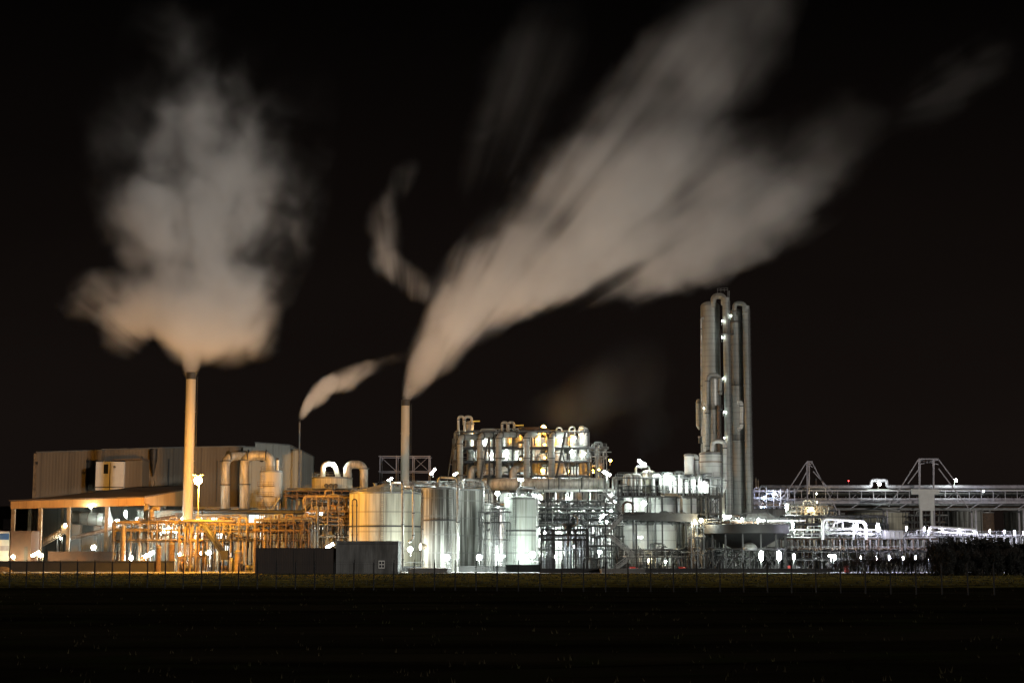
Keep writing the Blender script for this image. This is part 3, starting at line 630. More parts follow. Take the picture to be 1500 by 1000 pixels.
t = thing('tank_foot_railing', 'low steel railing along the tank feet', 'railing', (X(680, 825, 389), 389, 0)); b = MB(); rail_line(b, (X(586, 825, 389), 389, 0), (X(618, 825, 389), 389, 0), 2.2, 1.2); rail_line(b, (X(742, 825, 389), 389, 0), (X(792, 825, 389), 389, 0), 2.4, 2); part(b, 'railing', 'steel', t)
t = thing('round_sign', 'small dark round sign on a post before the tank row', 'sign', (X(659, 822, 388), 388, 0)); c = W(659, 820, 388); b = MB(); b.tube([(c.x, 388, c.z), (c.x, 387.9, c.z)], .42, 16); part(b, 'disc', 'dark', t); b = MB(); b.bar((c.x, 388.05, 0), (c.x, 388.05, c.z), .08); part(b, 'post', 'steel', t)

# ================================================================== EVAPORATOR BLOCK
D = 445
t = rack('evaporator_tower', 'tall dark steel frame holding the evaporator vessels', 668, 862, D, 17, (633, 657, 677, 698), 632, 8, 'midsteel', w=.34, pipes=26, drops=44, deck=(657, 677, 698), rails=(657, 677), pm=('cladp', 'steel', 'midsteel', 'dark', 'steel'), prange=(.1, .32), seed=5)
rack('evaporator_annex', 'lower stepped steel platform right of the bright vessel', 862, 889, D, 12, (657, 668, 690), 650, 3, 'steel', w=.25, pipes=6, drops=14, deck=(657, 690), rails=(657, 668), pm=('cladp', 'steel'), seed=8)
rack('evaporator_substructure', 'lower grey steelwork carrying the evaporator deck over the yard', 700, 905, D, 15, (718, 741, 757, 766, 786, 805), 699, 9, 'midsteel', w=.36, pipes=46, drops=40, deck=(), rails=(757, 741), pm=('steel', 'midsteel', 'dark', 'midsteel', 'cladp'), prange=(.1, .36), extra=9, seed=9)
block('evaporator_backing', 'pale clad stair core behind the evaporator vessels', 'building', 684, 850, 641, 466, 10, 'white', 'roofgrey', yb=None)
hv = [(681, 694, 620, 656, 'clad', 'cream vessel under the tallest twin arch pipes'), (684, 699, 660, 696, 'clad', 'cream vessel low at the left end of the evaporator'),
      (707, 722, 640, 676, 'white', 'pale vessel between the second and third downcomers'), (712, 724, 660, 697, 'white', 'short pale vessel on the lower evaporator floor'), (736, 750, 634, 676, 'clad', 'grey vessel beside the brilliant floor lamp'),
      (752, 766, 640, 690, 'clad', 'grey vessel in the centre of the evaporator'), (777, 792, 636, 660, 'white', 'white squat vessel left of the orange work lights'), (778, 792, 664, 694, 'clad', 'grey vessel above the strong orange light'),
      (812, 826, 634, 660, 'white', 'white lit vessel behind the long leaning strut'), (813, 827, 663, 694, 'white', 'white lower vessel behind the long leaning strut'), (832, 846, 640, 672, 'white', 'white domed vessel beside the brightest vessel'),
      (847.5, 861.5, 629, 653, 'whites', 'brightest white vessel at the right top of the evaporator'), (848, 860, 657, 697, 'clad', 'grey shaft vessel below the brightest vessel'), (873, 884, 680, 697, 'tan', 'small dome vessel glowing orange at the right')]
for i, (a, c_, yt_, yb_, m_, lab) in enumerate(hv):
    tank('evaporator_vessel', lab, 'vessel', a, c_, yt_, yb_, D + 7 + (i % 3), m_, top='dome', rise=.14, zb=None, rails=False, bottom='cone' if i % 2 == 0 else None, n=22)
# downcomers
dc = [(674, 640, 711, 'first downcomer pipe from the left on the evaporator front'), (703.5, 637.5, 729, 'second downcomer pipe from the left on the evaporator front'), (730.5, 636.5, 765, 'third downcomer pipe from the left on the evaporator front'), (771.5, 636, 792, 'fourth downcomer pipe on the evaporator front'), (808, 636, 834, 'rightmost downcomer pipe on the evaporator front')]
for px, yt_, xr, lab in dc:
    pipe('downcomer', lab, [(px, 706, D - 2.2), (px, yt_, D - 2.2), (xr - 6, yt_, D + 1)], 4.3, 'cladt', 1.5, cat='downcomer', n=16)
for a, c_, yt_, yb_, lab in ((671.5, 679.5, 610, 642, 'outer tall arch pipe at the evaporator top left'), (680.5, 691, 610, 642, 'inner tall arch pipe at the evaporator top left'), (735.5, 743.5, 618.5, 636, 'left short arch pipe on the evaporator middle'), (744.5, 753, 618.5, 636, 'right short arch pipe on the evaporator middle')):
    pipe('arch_pipe', lab, [(a, yb_, D + 1), (a, yt_, D + 1), (c_, yt_, D + 1), (c_, yt_ + 12, D + 1)], 1.9, 'grime', 1.0)
for a, c_, yt_, lab in ((704, 727, 628.5, 'low grey handrail-like loop on the second roof bay'), (731, 760, 628, 'low pale loop along the third roof bay'), (834, 842, 625, 'small white loop left above the brightest vessel'), (849, 856, 624.5, 'tiny white loop atop the brightest vessel'), (815, 823, 626, 'small grey loop above the leaning strut')):
    pipe('roof_loop', lab, [(a, 636, D + 2), (a, yt_, D + 2), (c_, yt_, D + 2), (c_, 636, D + 2)], 1.1, 'cladp', .8, flanges=False)
for px, py, lab in ((693, 617, 'yellow davit arm beside the tall arch pipes'), (757, 623, 'yellow davit arm beside the short arch pipes')):
    t = thing('davit', lab, 'davit', W(px, py + 12, D + 1)); b = MB(); b.bar(W(px - 4, py + 12, D + 1), W(px - 4, py, D + 1), .35); part(b, 'mast', 'tan', t); b = MB(); b.bar(W(px - 5, py, D + 1), W(px + 10, py - .5, D + 1), .3); part(b, 'boom', 'yellow', t)
pipe('top_duct', 'dark horizontal duct on the evaporator roof left of the orange lamp', [(762, 629, D + 3), (795, 628, D + 3), (806, 633, D + 3)], 3.4, 'rust', 1, cat='duct')
for a, lab in ((690, 'round grey elbow duct low between the first downcomers'), (751, 'round grey elbow duct low beside the fourth downcomer')):
    pipe('elbow_duct', lab, [(a, 706, D - .5), (a, 687, D - .5), (a + 18, 685, D + 2.5)], 5.6, 'grime', 2.6, cat='duct', n=18)
t = thing('leaning_strut', 'long dark leaning strut crossing the evaporator and duct', 'strut', W(808, 728, D - 4)); b = MB(); b.bar(W(828, 634, D - 4), W(809, 728, D - 4), .55); part(b, 'strut', 'dark', t); b = MB(); b.bar(W(823, 660, D - 4), W(832, 698, D - 4), .3); part(b, 'brace', 'dark', t)
t = thing('leaning_strut', 'shorter dark leaning strut between second and third downcomers', 'strut', W(704, 700, D - 3)); b = MB(); b.bar(W(716, 640, D - 3), W(703.5, 702, D - 3), .45); b.bar(W(716.5, 640, D - 3), W(717, 702, D - 3), .55); part(b, 'strut', 'dark', t)
t = thing('leaning_strut', 'thin raking strut outside the left end of the evaporator', 'strut', W(656, 705, D + 2)); b = MB(); b.bar(W(665, 642, D + 2), W(655, 706, D + 2), .3); b.bar(W(664.5, 642, D + 2), W(664.5, 706, D + 2), .7); b.bar(W(658, 680, D + 2), W(666, 680, D + 2), .25); part(b, 'strut', 'midsteel', t)
# big horizontal duct with stains
pipe('exhaust_duct', 'very fat stained horizontal duct under the evaporator', [(706, 709, 432), (812, 708.5, 432), (892, 708.5, 432)], 8.6, 'grime', 1, cat='duct', n=28)
b = None
t = thing('duct_supports', 'row of pale saddles hanging along the fat stained duct', 'support', W(850, 718, 429.9))
for i in range(12):
    b = MB(); px = 812 + i * 7.2; b.tube([W(px, 699, 430.9), W(px + .4, 699, 430.9)], .12, 6); b.bar(W(px, 700, 430.3), W(px, 716, 430.3), .12); part(b, 'saddle', 'steel', t)
pipe('pipeline', 'bright white pipe line just under the fat stained duct', [(786, 718.5, 428), (912, 718, 428)], 1.8, 'whites', 1, cat='pipeline')
pipe('pipeline', 'thin dark pipe running at mid height toward the stairs', [(840, 751, 405), (952, 751, 405)], 1.0, 'dark', 1, cat='pipeline')
pipe('pipeline', 'thin green-grey pipe low along the central rack', [(788, 744, 420), (908, 744, 420)], 1.2, 'steel', 1, cat='pipeline')
# silos seen through the central rack
for a, c_, yt_, yb_, lab in ((795, 806, 719, 742, 'small bright silo left in the central rack'), (815, 827, 719, 741, 'pale silo behind the second rack column'), (836, 864, 718, 742, 'wide pale silo in the middle of the central rack'), (866, 884, 720, 742, 'pale silo at the right of the central rack'), (852, 866, 770, 830, 'tall pale receiver low behind the black cage'), (838, 850, 790, 830, 'light blue receiver inside the black cage view')):
    tank('rack_silo', lab, 'silo', a, c_, yt_, yb_, 456, 'white', top='flat', zb=None if yb_ < 800 else 0, rails=False, n=24)
block('central_hall', 'pale lit process wall behind the central rack', 'building', 786, 905, 722, 470, 12, 'whites', 'roofgrey')
# black cage
D = 372
t = thing('black_cage', 'black lattice cage of closely spaced bars before the rack', 'cage', (X(828, 836, D), D, 0))
x0, x1 = X(793.5, 805, D), X(861, 805, D); zt = Z(775.5, D)
for x in (x0, X(811, 805, D), X(844, 805, D), x1):
    for y in (D, D + 7): b = MB(); b.bar((x, y, 0), (x, y, zt), .32); part(b, 'column', 'black', t)
for z in (zt, Z(783, D), Z(790, D), Z(815, D)):
    for y in (D, D + 7): b = MB(); b.bar((x0, y, z), (x1, y, z), .4 if z > 5 else .12); part(b, 'beam', 'black', t)
for i in range(34):
    x = x0 + (x1 - x0) * (i + .5) / 34
    if X(814, 805, D) < x < X(840, 805, D) and i % 3: continue
    b = MB(); b.bar((x, D - .05, .1), (x, D - .05, Z(784 + (i % 3) * 2, D)), .13 + .1 * (i % 2)); part(b, 'bar', 'black', t)
for i in range(9):
    b = MB(); x = x0 + (x1 - x0) * i / 8; b.bar((x, D, Z(783, D)), (x + (x1 - x0) / 8 * (1 if i < 8 else 0) + .01, D, zt), .15); part(b, 'brace', 'black', t)
b = MB(); c = W(833, 772, D + 3); b.lathe(c.x, D + 3, [(.5, Z(782, D)), (.6, Z(774, D)), (1.6, Z(768, D)), (1.6, Z(766, D)), (0, Z(766, D))], 14); part(b, 'agitator', 'black', t)
pipe('swan_neck', 'rusty swan-neck pipe rising above the black cage', [(828, 776, 374), (828, 770, 374), (846, 769, 374), (846, 757, 374), (840, 755, 374)], 1.0, 'tan', .8)
tank('slim_column', 'thin rusty column hanging inside the black cage', 'column', 831, 834, 776, 800, 375, 'rust', top='flat', zb=None, rails=False, n=12)
# stairs
def flight(mb, p, q, D, w=1.1, th=.28):
    a = W(*p, D); c = W(*q, D)
    for y in (D, D + w):
        mb.bar((a.x, y, a.z), (c.x, y, c.z), .1, .5)
        mb.bar((a.x, y, a.z + 1.05), (c.x, y, c.z + 1.05), .13); mb.bar((a.x, y, a.z + .55), (c.x, y, c.z + .55), .1)
        for i in range(7): g = Vector((a.x, y, a.z)).lerp(Vector((c.x, y, c.z)), i / 6); mb.bar(g, g + Vector((0, 0, 1.05)), .06)
    n = int(abs(c.z - a.z) / .22)
    for i in range(n + 1):
        g = a.lerp(c, i / n); mb.box(g.x - .13, g.x + .13, D + .05, D + w - .05, g.z - .03, g.z + .03)
t = thing('zigzag_stairs', 'grey zigzag steel stair tower left of the white vessels', 'stairs', (X(915, 836, 382), 382, 0))
for p, q in (((884, 721), (913, 752)), ((912, 757), (888, 782)), ((888, 782), (929, 815)), ((927, 815), (899, 836))):
    b = MB(); flight(b, p, q, 382); part(b, 'flight', 'cladp', t)
for a, c_, py in ((875, 888, 722), (908, 922, 754), (884, 892, 783), (922, 934, 816)):
    b = MB(); z = Z(py, 382); b.box(X(a, py, 382), X(c_, py, 382), 381.9, 384.5, z - .15, z); rail_line(b, (X(a, py, 382), 381.9, z), (X(c_, py, 382), 381.9, z)); part(b, 'landing', 'midsteel', t)
for px in (887, 931.5): b = MB(); b.bar((X(px, 780, 383.5), 383.5, 0), (X(px, 780, 383.5), 383.5, Z(722 if px < 900 else 766, 383.5)), .28); part(b, 'column', 'dark', t)
# ================================================================== PROCESS BLOCK x 905-1058
rack('process_block', 'two-storey dark steel frame with platform in front of white tanks', 906, 1056, 392, 20, (727, 752.5, 760, 812), 722, 8, 'midsteel', w=.36, pipes=16, drops=30, deck=(727,), rails=(727, 812), pm=('dark', 'steel', 'midsteel'), extra=8, seed=21)
t = thing('crossing_girder', 'thick grimy girder duct crossing the process block', 'girder', W(965, 757, 388)); b = MB(); a = W(909, 754, 388); c = W(1021, 757.5, 388)
b.hull([(a.x, 387.4, a.z - 1), (c.x, 387.4, c.z - 1.1), (c.x, 389, c.z - 1.1), (a.x, 389, a.z - 1)], [(a.x, 387.4, a.z + .7), (c.x, 387.4, c.z + .9), (c.x, 389, c.z + .9), (a.x, 389, a.z + .7)]); part(b, 'casing', 'midsteel', t)
b = MB(); b.bar(W(907, 754.5, 387), W(943, 752, 387), .5); b.bar(W(905, 751, 387), W(945, 750, 387), .3); part(b, 'edge_beam', 'dark', t)
for a, c_, yt_, yb_, lab in ((911, 958, 767, 806, 'big white tank at the left of the lower process block'), (952, 1000, 766, 806, 'grey-white tank in the middle of the lower process block'), (914, 952, 727, 751, 'bright white tank top under the left platform'), (950, 990, 727, 753, 'cream tank under the middle of the platform'), (990, 1022, 728, 753, 'small cream tank under the right of the platform'), (1000, 1022, 768, 800, 'narrow grey tank right in the lower process block')):
    tank('block_tank', lab, 'tank', a, c_, yt_, yb_, 404, 'white', top='flat', zb=None if yb_ < 790 else Z(806, 404), bottom='cone' if yb_ > 790 else None, rails=False, n=36)
block('block_wall', 'dim grey wall closing the back of the process block', 'building', 900, 1056, 727, 416, 8, 'greywall', 'roofgrey')
pipe('hairpin_pipe', 'brown hairpin pipe beside the upper stair flight', [(913, 752, 380), (913, 735, 380), (927, 735, 380), (927, 752, 380)], 1.6, 'rust', 1.2)
pipe('elbow_pipe', 'pinkish elbow pipe turning down under the platform', [(968, 724, 391), (998, 724, 391), (998, 752, 391)], 2.0, 'tan', 1.5)
for i, (a, c_, lab) in enumerate(((915, 924, 'first fat white U-bend on the platform from the left'), (922, 932, 'second fat white U-bend on the platform from the left'), (929, 938, 'third fat white U-bend on the platform from the left'), (957, 967, 'fat white U-bend right of the domed vessel'))):
    pipe('u_bend', lab, [(a, 721, 396 + i % 2), (a, 696, 396 + i % 2), (c_, 696, 396 + i % 2), (c_, 721, 396 + i % 2)], 2.7, 'whites', 1.7, n=14)
pipe('portal_pipe', 'square white portal pipe under the brightest platform lamp', [(931.5, 697, 399), (931.5, 683.5, 399), (951, 683.5, 399), (951, 697, 399)], 1.6, 'whites', .7)
tank('domed_vessel', 'squat cream domed vessel behind the white U-bends', 'vessel', 941, 960, 692, 722, 402, 'stainy', top='dome', rise=.1, zb=None, rails=False)
pv = [(969, 975, 698), (976, 984, 694), (986, 991, 702), (993, 1000, 697), (1003, 1008, 704), (1012, 1019, 700), (1022, 1027, 696), (1030, 1038, 706)]
pn = ('narrow white pot on the platform nearest the domed vessel', 'taller white pot on the platform under the row lamp', 'thin short white pot on the platform', 'white pot left of the raised dome vessel', 'tiny white pot under the raised dome vessel', 'white pot between the raised dome vessel and cone vessel', 'slim white pot beside the cone vessel lamp', 'rightmost white pot on the platform')
for (a, c_, yt_), lab in zip(pv, pn): tank('platform_pot', lab, 'vessel', a, c_, yt_, 722, 397, 'whites', top='dome', rise=.15, zb=None, rails=False, n=14)
rack('platform_piping', 'light steel frame and piping around the platform pots', 905, 1056, 395, 8, (700, 712), 697, 12, 'steel', w=.16, pipes=14, drops=44, ybot=725, pm=('cladp', 'steel', 'midsteel'), prange=(.1, .22), rails=(700,), seed=4)
tank('raised_vessel', 'white raised vessel with brown rim left of the cone vessel', 'vessel', 1002.5, 1016, 666, 694, 400, 'whites', top='dome', rise=.08, zb=None, rails=False)
pipe('side_bend', 'fat bend hugging the right side of the raised vessel', [(1014, 667, 401), (1020.5, 668, 401), (1020.5, 705, 401)], 3.0, 'white', 1.6)
t = tank('cone_vessel', 'large white cone-bottomed vessel at the foot of the towers', 'vessel', 1025, 1057.5, 664, 712, 404, 'white', top='dome', rise=.05, zb=None, rails=False, bottom='cone', rings=(), n=36)
b = MB(); x_ = X(1041, 676, 404); r_ = M(16.3, 404); b.lathe(x_, 404, [(r_, Z(677.5, 404)), (r_ + .12, Z(677.5, 404)), (r_ + .12, Z(675.8, 404)), (r_, Z(675.8, 404))], 36); part(b, 'rust_band', 'tan', t)
b = MB(); c = W(1041, 660, 404); b.lathe(x_, 404, [(1.4, Z(664, 404)), (1.1, Z(660, 404)), (.4, Z(658, 404)), (0, Z(658, 404))], 12); part(b, 'top_hatch', 'dark', t)
for a in (.5, 1.6, 3.6, 5.2): b = MB(); b.bar((x_ + r_ * .9 * math.cos(a), 404 + r_ * .9 * math.sin(a), 0), (x_ + r_ * .9 * math.cos(a), 404 + r_ * .9 * math.sin(a), Z(712, 404)), .3); part(b, 'leg', 'midsteel', t)
pipe('loop_pipe', 'white loop pipe arching from the cone vessel to its right side', [(1043, 662, 402), (1043, 646, 402), (1061.5, 646, 402), (1061.5, 714, 402), (1055, 722, 402)], 3.0, 'white', 2.0, n=16)
rack('vessel_cradle', 'dark steel cradle with braces below the cone vessel', 1022, 1057, 398, 10, (727, 752), 712, 3, 'dark', w=.34, deck=(727,), rails=(727,), drops=6)
block('pink_duct_shaft', 'pale pinkish narrow shaft right of the cradle', 'shaft', 1053.5, 1062, 716, 409, 3, 'stainy', 'steel')
# ================================================================== TOWERS
def tower(label, cxp_t, cxp_b, wpx, yt, yb, D, m='cladt', dome=True, plats=(), lad=True, name='distillation_tower', rings=True, zb=None):
    zt = Z(yt, D); x = X((cxp_t + cxp_b) / 2, (yt + yb) / 2, D); r = M(wpx / 2, D); z0 = 0 if zb is None else Z(zb, D)
    t = thing(name, label, 'tower', (x, D, z0))
    b = MB(); b.lathe(x, D, [(r, z0), (r, zt)], 32); part(b, 'shell', m, t)
    b = MB()
    if dome: b.lathe(x, D, [(r * math.cos(a * PI / 16), zt + r * .55 * math.sin(a * PI / 16)) if a < 8 else (0, zt + r * .55) for a in range(9)], 32)
    else: b.lathe(x, D, [(r, zt), (0, zt + .01)], 32)
    part(b, 'head', m, t)
    if rings:
        b = MB(); z = z0 + 5
        while z < zt - 2: b.lathe(x, D, [(r + .002, z), (r + .05, z), (r + .05, z + .12), (r + .002, z + .12)], 32); z += 6.2
        part(b, 'band', 'steel', t)
    for py in plats:
        z = Z(py, D); b = MB(); b.lathe(x, D, [(r + .01, z), (r + 1.0, z), (r + 1.0, z + .1), (r + .01, z + .1)], 24); rail_ring(b, x, D, z + .1, r + .95, n=16); part(b, 'platform', 'midsteel', t)
    if lad: b = MB(); ladder(b, x + r * .75, D - r * .75 - .3, z0 + 2, zt - 1, .5); part(b, 'ladder', 'midsteel', t)
    return t
tower('leftmost fat tower of the tall pale cluster', 1042.5, 1042, 28, 449, 745, 452, plats=(745,), lad=False)
tower('slim tallest tube tower in the middle of the cluster', 1064, 1068, 10.5, 436, 745, 447, dome=False, lad=True, plats=(490,), rings=True)
tower('second fat tower behind the slim tallest tube', 1077.5, 1082.5, 18, 457, 745, 452, plats=(472, 565, 645), lad=False)
tower('rightmost flat-topped slim tube tower', 1093.5, 1097, 10.5, 448, 745, 449, dome=False, lad=True)
tower('inner half-height column in front of the leftmost tower', 1045.5, 1047, 16, 556, 745, 444, m='clad', plats=(600,), name='inner_column', lad=False)
pipe('crossover_pipe', 'large arch pipe joining the leftmost tower and tallest tube', [(1045, 450, 450), (1045, 433.5, 450), (1060.5, 433.5, 449), (1060.5, 446, 448)], 4.4, 'cladt', 2.8, n=18, flanges=False)
pipe('crossover_pipe', 'arch pipe joining the second fat tower and rightmost tube', [(1076, 456, 450), (1076, 444.5, 450), (1091, 444.5, 449), (1091, 458, 448)], 3.4, 'cladt', 2.8, n=18, flanges=False)
pipe('crossover_pipe', 'arch pipe over the inner half-height column', [(1036, 662, 443), (1036, 549, 443), (1055, 549, 443), (1055, 578, 443)], 3.0, 'cladt', 3.0, n=16)
pipe('riser_pipe', 'thin double riser up the left edge of the tower cluster', [(1028, 665, 446), (1027, 466, 446), (1031, 465, 446)], 1.1, 'cladp', .6, flanges=True)
pipe('riser_pipe', 'thin riser between inner column and slim tube', [(1053, 665, 442), (1052.5, 596, 442), (1050, 594, 442)], 2.2, 'rust', .6)
pipe('side_loop', 'small white loop pipe on the right front of the second fat tower', [(1080, 589, 444), (1086.5, 589, 444), (1086.5, 626, 444), (1081, 629, 444)], 2.6, 'white', 1.4)
t = tank('side_capsule', 'long pale capsule hung on the left side of the towers', 'capsule', 1019.5, 1028, 589, 624, 447, 'cladt', top='dome', rise=.3, zb=None, rails=False, bottom='cone', n=20)
tank('side_box', 'small dark vessel on the left riser below the capsule', 'vessel', 1023, 1028, 639, 649, 446, 'midsteel', top='flat', zb=None, rails=False, n=12)
t = thing('tower_top_rail', 'tiny railing and mast on the tallest tower top', 'railing', W(1058, 436, 448)); b = MB(); rail_line(b, W(1051, 428, 448), W(1066, 427, 448), 1.0, .8); b.bar(W(1068, 426, 448), W(1068, 448, 448), .2); b.bar(W(1051, 436, 448), W(1051, 428, 448), .1); b.bar(W(1066, 437, 448), W(1066, 427, 448), .1); part(b, 'rail', 'steel', t)

rack('yard_pipework', 'thicket of thin dark pipes standing between cage and white tanks', 862, 912, 388, 10, (770, 786, 800, 818), 768, 7, 'midsteel', w=.16, pipes=18, drops=46, pm=('steel', 'dark', 'cladp', 'midsteel'), prange=(.06, .17), extra=8, seed=51)
rack('yard_pipework', 'low thicket of dark pipes beneath the big white tanks', 912, 1024, 386, 6, (806, 816), 803, 12, 'midsteel', w=.14, pipes=14, drops=48, pm=('steel', 'dark', 'cladp', 'midsteel'), prange=(.06, .16), extra=8, seed=52)
rack('gallery_pipework', 'stacked dark horizontal pipe tiers at mid height above the cage', 787, 906, 424, 6, (734, 746, 752, 762, 770), 730, 9, 'dark', w=.18, pipes=42, drops=16, pm=('dark', 'midsteel', 'steel', 'cladp'), prange=(.08, .26), ybot=778, rails=(746,), seed=53)
rack('tank_gap_pipework', 'thin dark pipes and rungs in the gap beside the slim silos', 706, 744, 391, 2, (750, 765, 790), 742, 4, 'dark', w=.1, pipes=8, drops=18, pm=('steel', 'dark'), prange=(.05, .12), seed=54)
# ================================================================== RIGHT
block('low_roof_hall', 'wide low grey roofed hall at the foot of the towers', 'hall', 1058, 1170, 746, 470, 25, 'greyclad', 'dark')
t = bld('skylight_hall', 'grey shallow-roofed hall with ridge behind the round clarifier', [(1000, 764), (1024, 756), (1072, 755), (1090, 765), (1096, 752), (1124, 751), (1150, 765)], 425, 20, 'greywall', 'roofgrey')
pipe('pipeline', 'bright white pipe running right from the star lamps', [(1112, 762.5, 395), (1180, 762, 395)], 1.5, 'whites', 1, cat='pipeline')
pipe('pipeline', 'pinkish long pipe under the skylight hall eaves', [(1028, 764, 396), (1110, 765, 396)], 2.0, 'rust', 1, cat='pipeline')
# clarifier
D = 388
t = thing('clarifier_tank', 'broad dark round clarifier with a pale band on braced legs', 'clarifier', (X(1093, 836, D), D, 0))
cx = X(1093, 775, D); r = M(62, D)
b = MB(); b.lathe(cx, D, [(r, Z(781, D)), (r, Z(768.5, D)), (r * .97, Z(768.5, D)), (r * .97, Z(775, D))], 64); part(b, 'band', 'dark', t)
b = MB(); b.lathe(cx, D, [(r * .99, Z(781, D)), (r * .3, Z(804, D)), (0, Z(804, D))], 64); part(b, 'cone_bottom', 'black', t)
for i in range(14):
    a = 2 * PI * i / 14; p = (cx + r * .93 * math.cos(a), D + r * .93 * math.sin(a)); b = MB(); b.bar((*p, 0), (*p, Z(781, D)), .36); part(b, 'leg', 'dark', t)
for i in range(14):
    a = 2 * PI * i / 14; a2 = 2 * PI * (i + 1) / 14; p = (cx + r * .93 * math.cos(a), D + r * .93 * math.sin(a)); q = (cx + r * .93 * math.cos(a2), D + r * .93 * math.sin(a2))
    b = MB(); b.bar((*p, .3), (*q, Z(803, D)), .2); b.bar((*q, .3), (*p, Z(803, D)), .2) if i % 2 else None; b.bar((*p, Z(804, D)), (*q, Z(804, D)), .35); part(b, 'brace', 'dark', t)
b = MB(); rail_ring(b, cx, D, Z(768.3, D), r, 1.2, 70, .06); part(b, 'railing', 'steel', t)
tank('white_dome', 'small white domed cap glimpsed under the clarifier', 'dome', 1086, 1109, 803, 804, 380, 'clad', top='dome', rise=.19, zb=None, rails=False)
rack('clarifier_piping', 'forest of thin pipes and posts under the clarifier', 1024, 1160, 396, 14, (806, 818), 805, 12, 'steel', w=.18, pipes=22, drops=60 - 8, extra=10, pm=('cladp', 'steel', 'steel', 'midsteel'), prange=(.07, .2), seed=31)
rack('clarifier_gantry', 'slim lamp gantry at the left end of the clarifier', 1013, 1031, 384, 5, (772, 787, 812), 770, 3, 'steel', w=.22, pipes=6, drops=14, rails=(772,), seed=14)
rack('walkway', 'orange-beamed walkway above the clarifier band', 1030, 1150, 398, 3, (766,), 763, 14, 'rust', w=.16, brace=False, rails=(766,), pipes=4, pm=('rust', 'cladp'), ybot=772, seed=15)
rack('service_bridge', 'rusty trussed service bridge on thin trestles at right', 1152, 1372, 392, 7, (789, 803), 789, 14, 'rust', w=.24, pipes=12, drops=22, deck=(789,), rails=(789,), pm=('rust', 'cladp', 'steel'), ybot=806, seed=16)
rack('bridge_truss', 'dense upright bars between the rusty bridge chords', 1152, 1372, 391, .5, (800,), 790, 26, 'steel', w=.14, brace=True, ybot=803, seed=18)
rack('deck_piping', 'bright white pipes and rails crowding the service bridge deck', 1152, 1290, 393, 5, (782, 776), 775, 12, 'whites', w=.14, pipes=14, drops=24, ybot=789, pm=('whites', 'cladp'), prange=(.08, .2), seed=17)
rack('trestle_piping', 'dim clutter of pipes and trestles beneath the service bridge', 1152, 1372, 394, 12, (808, 820), 806, 18, 'dark', w=.22, pipes=16, drops=48, extra=8, pm=('steel', 'dark', 'midsteel'), prange=(.07, .22), seed=19)
t = thing('white_loop_frame', 'bright white rectangular pipe loop standing on the bridge', 'pipe frame', W(1235, 788, 390))
b = MB(); b.tube(fil([W(1205, 790, 390), W(1205, 759, 390), W(1268, 763.5, 390), W(1268, 790, 390)], 1.4), .35, 10); part(b, 'outer_pipe', 'whites', t)
for p, q in (((1211, 761), (1211, 776)), ((1224, 762), (1217, 776)), ((1234, 762), (1234, 776)), ((1250, 763), (1250, 790)), ((1205, 772), (1278, 776)), ((1216, 767), (1232, 763)), ((1205, 779), (1278, 782))):
    b = MB(); b.tube([W(*p, 390.5), W(*q, 390.5)], .22, 8); part(b, 'inner_pipe', 'whites', t)
t = thing('white_loop_frame', 'long flat white pipe loop left of the black hedge', 'pipe frame', W(1390, 788, 390))
b = MB(); b.tube(fil([W(1360, 784, 390), W(1362, 771, 390), W(1430, 775, 390), W(1430, 786, 390)], 1.0), .3, 10); part(b, 'outer_pipe', 'whites', t)
b = MB(); b.tube([W(1360, 778, 390.5), W(1432, 782, 390.5)], .22, 8); part(b, 'inner_pipe', 'whites', t)
rack('far_walkway', 'long lit walkway continuing right above the hedge', 1290, 1520, 396, 5, (786,), 781, 20, 'steel', w=.2, pipes=16, drops=34, rails=(786,), deck=(786,), pm=('whites', 'cladp'), brace=False, seed=20)
block('blue_tub', 'light blue open tub on the walkway between bright lamps', 'tub', 1297, 1324, 778, 389, 3, 'shiny', 'steel', yb=789, details=(('rib', 1303, 1304, 778.5, 788, 'steel'), ('rib', 1310, 1311, 778.5, 788, 'steel'), ('rib', 1317, 1318, 778.5, 788, 'steel')))
for px, lab in ((1157, 'red hose cabinet under the left end of the rusty bridge'), (1240, 'red hose cabinet under the middle of the rusty bridge')):
    block('hose_cabinet', lab, 'cabinet', px - 2.5, px + 2.5, 829.5, 380, .8, 'red', 'red', details=(('handle', px + .8, px + 1.4, 831.5, 833.5, 'whites'),))
for px, lab in ((928, 'red pump low under the white process tanks'), (1000, 'red pump low at the right of the process block')):
    t = thing('red_pump', lab, 'pump', (X(px, 832, 386), 386, 0)); c = X(px, 832, 386)
    b = MB(); b.tube([(c - .9, 386, .8), (c + .3, 386, .8), (c + .9, 386, .8)], [.45, .45, .25], 12); part(b, 'motor', 'red', t); b = MB(); b.box(c - 1.1, c + 1.1, 385.6, 386.4, 0, .33); part(b, 'base', 'concrete', t)
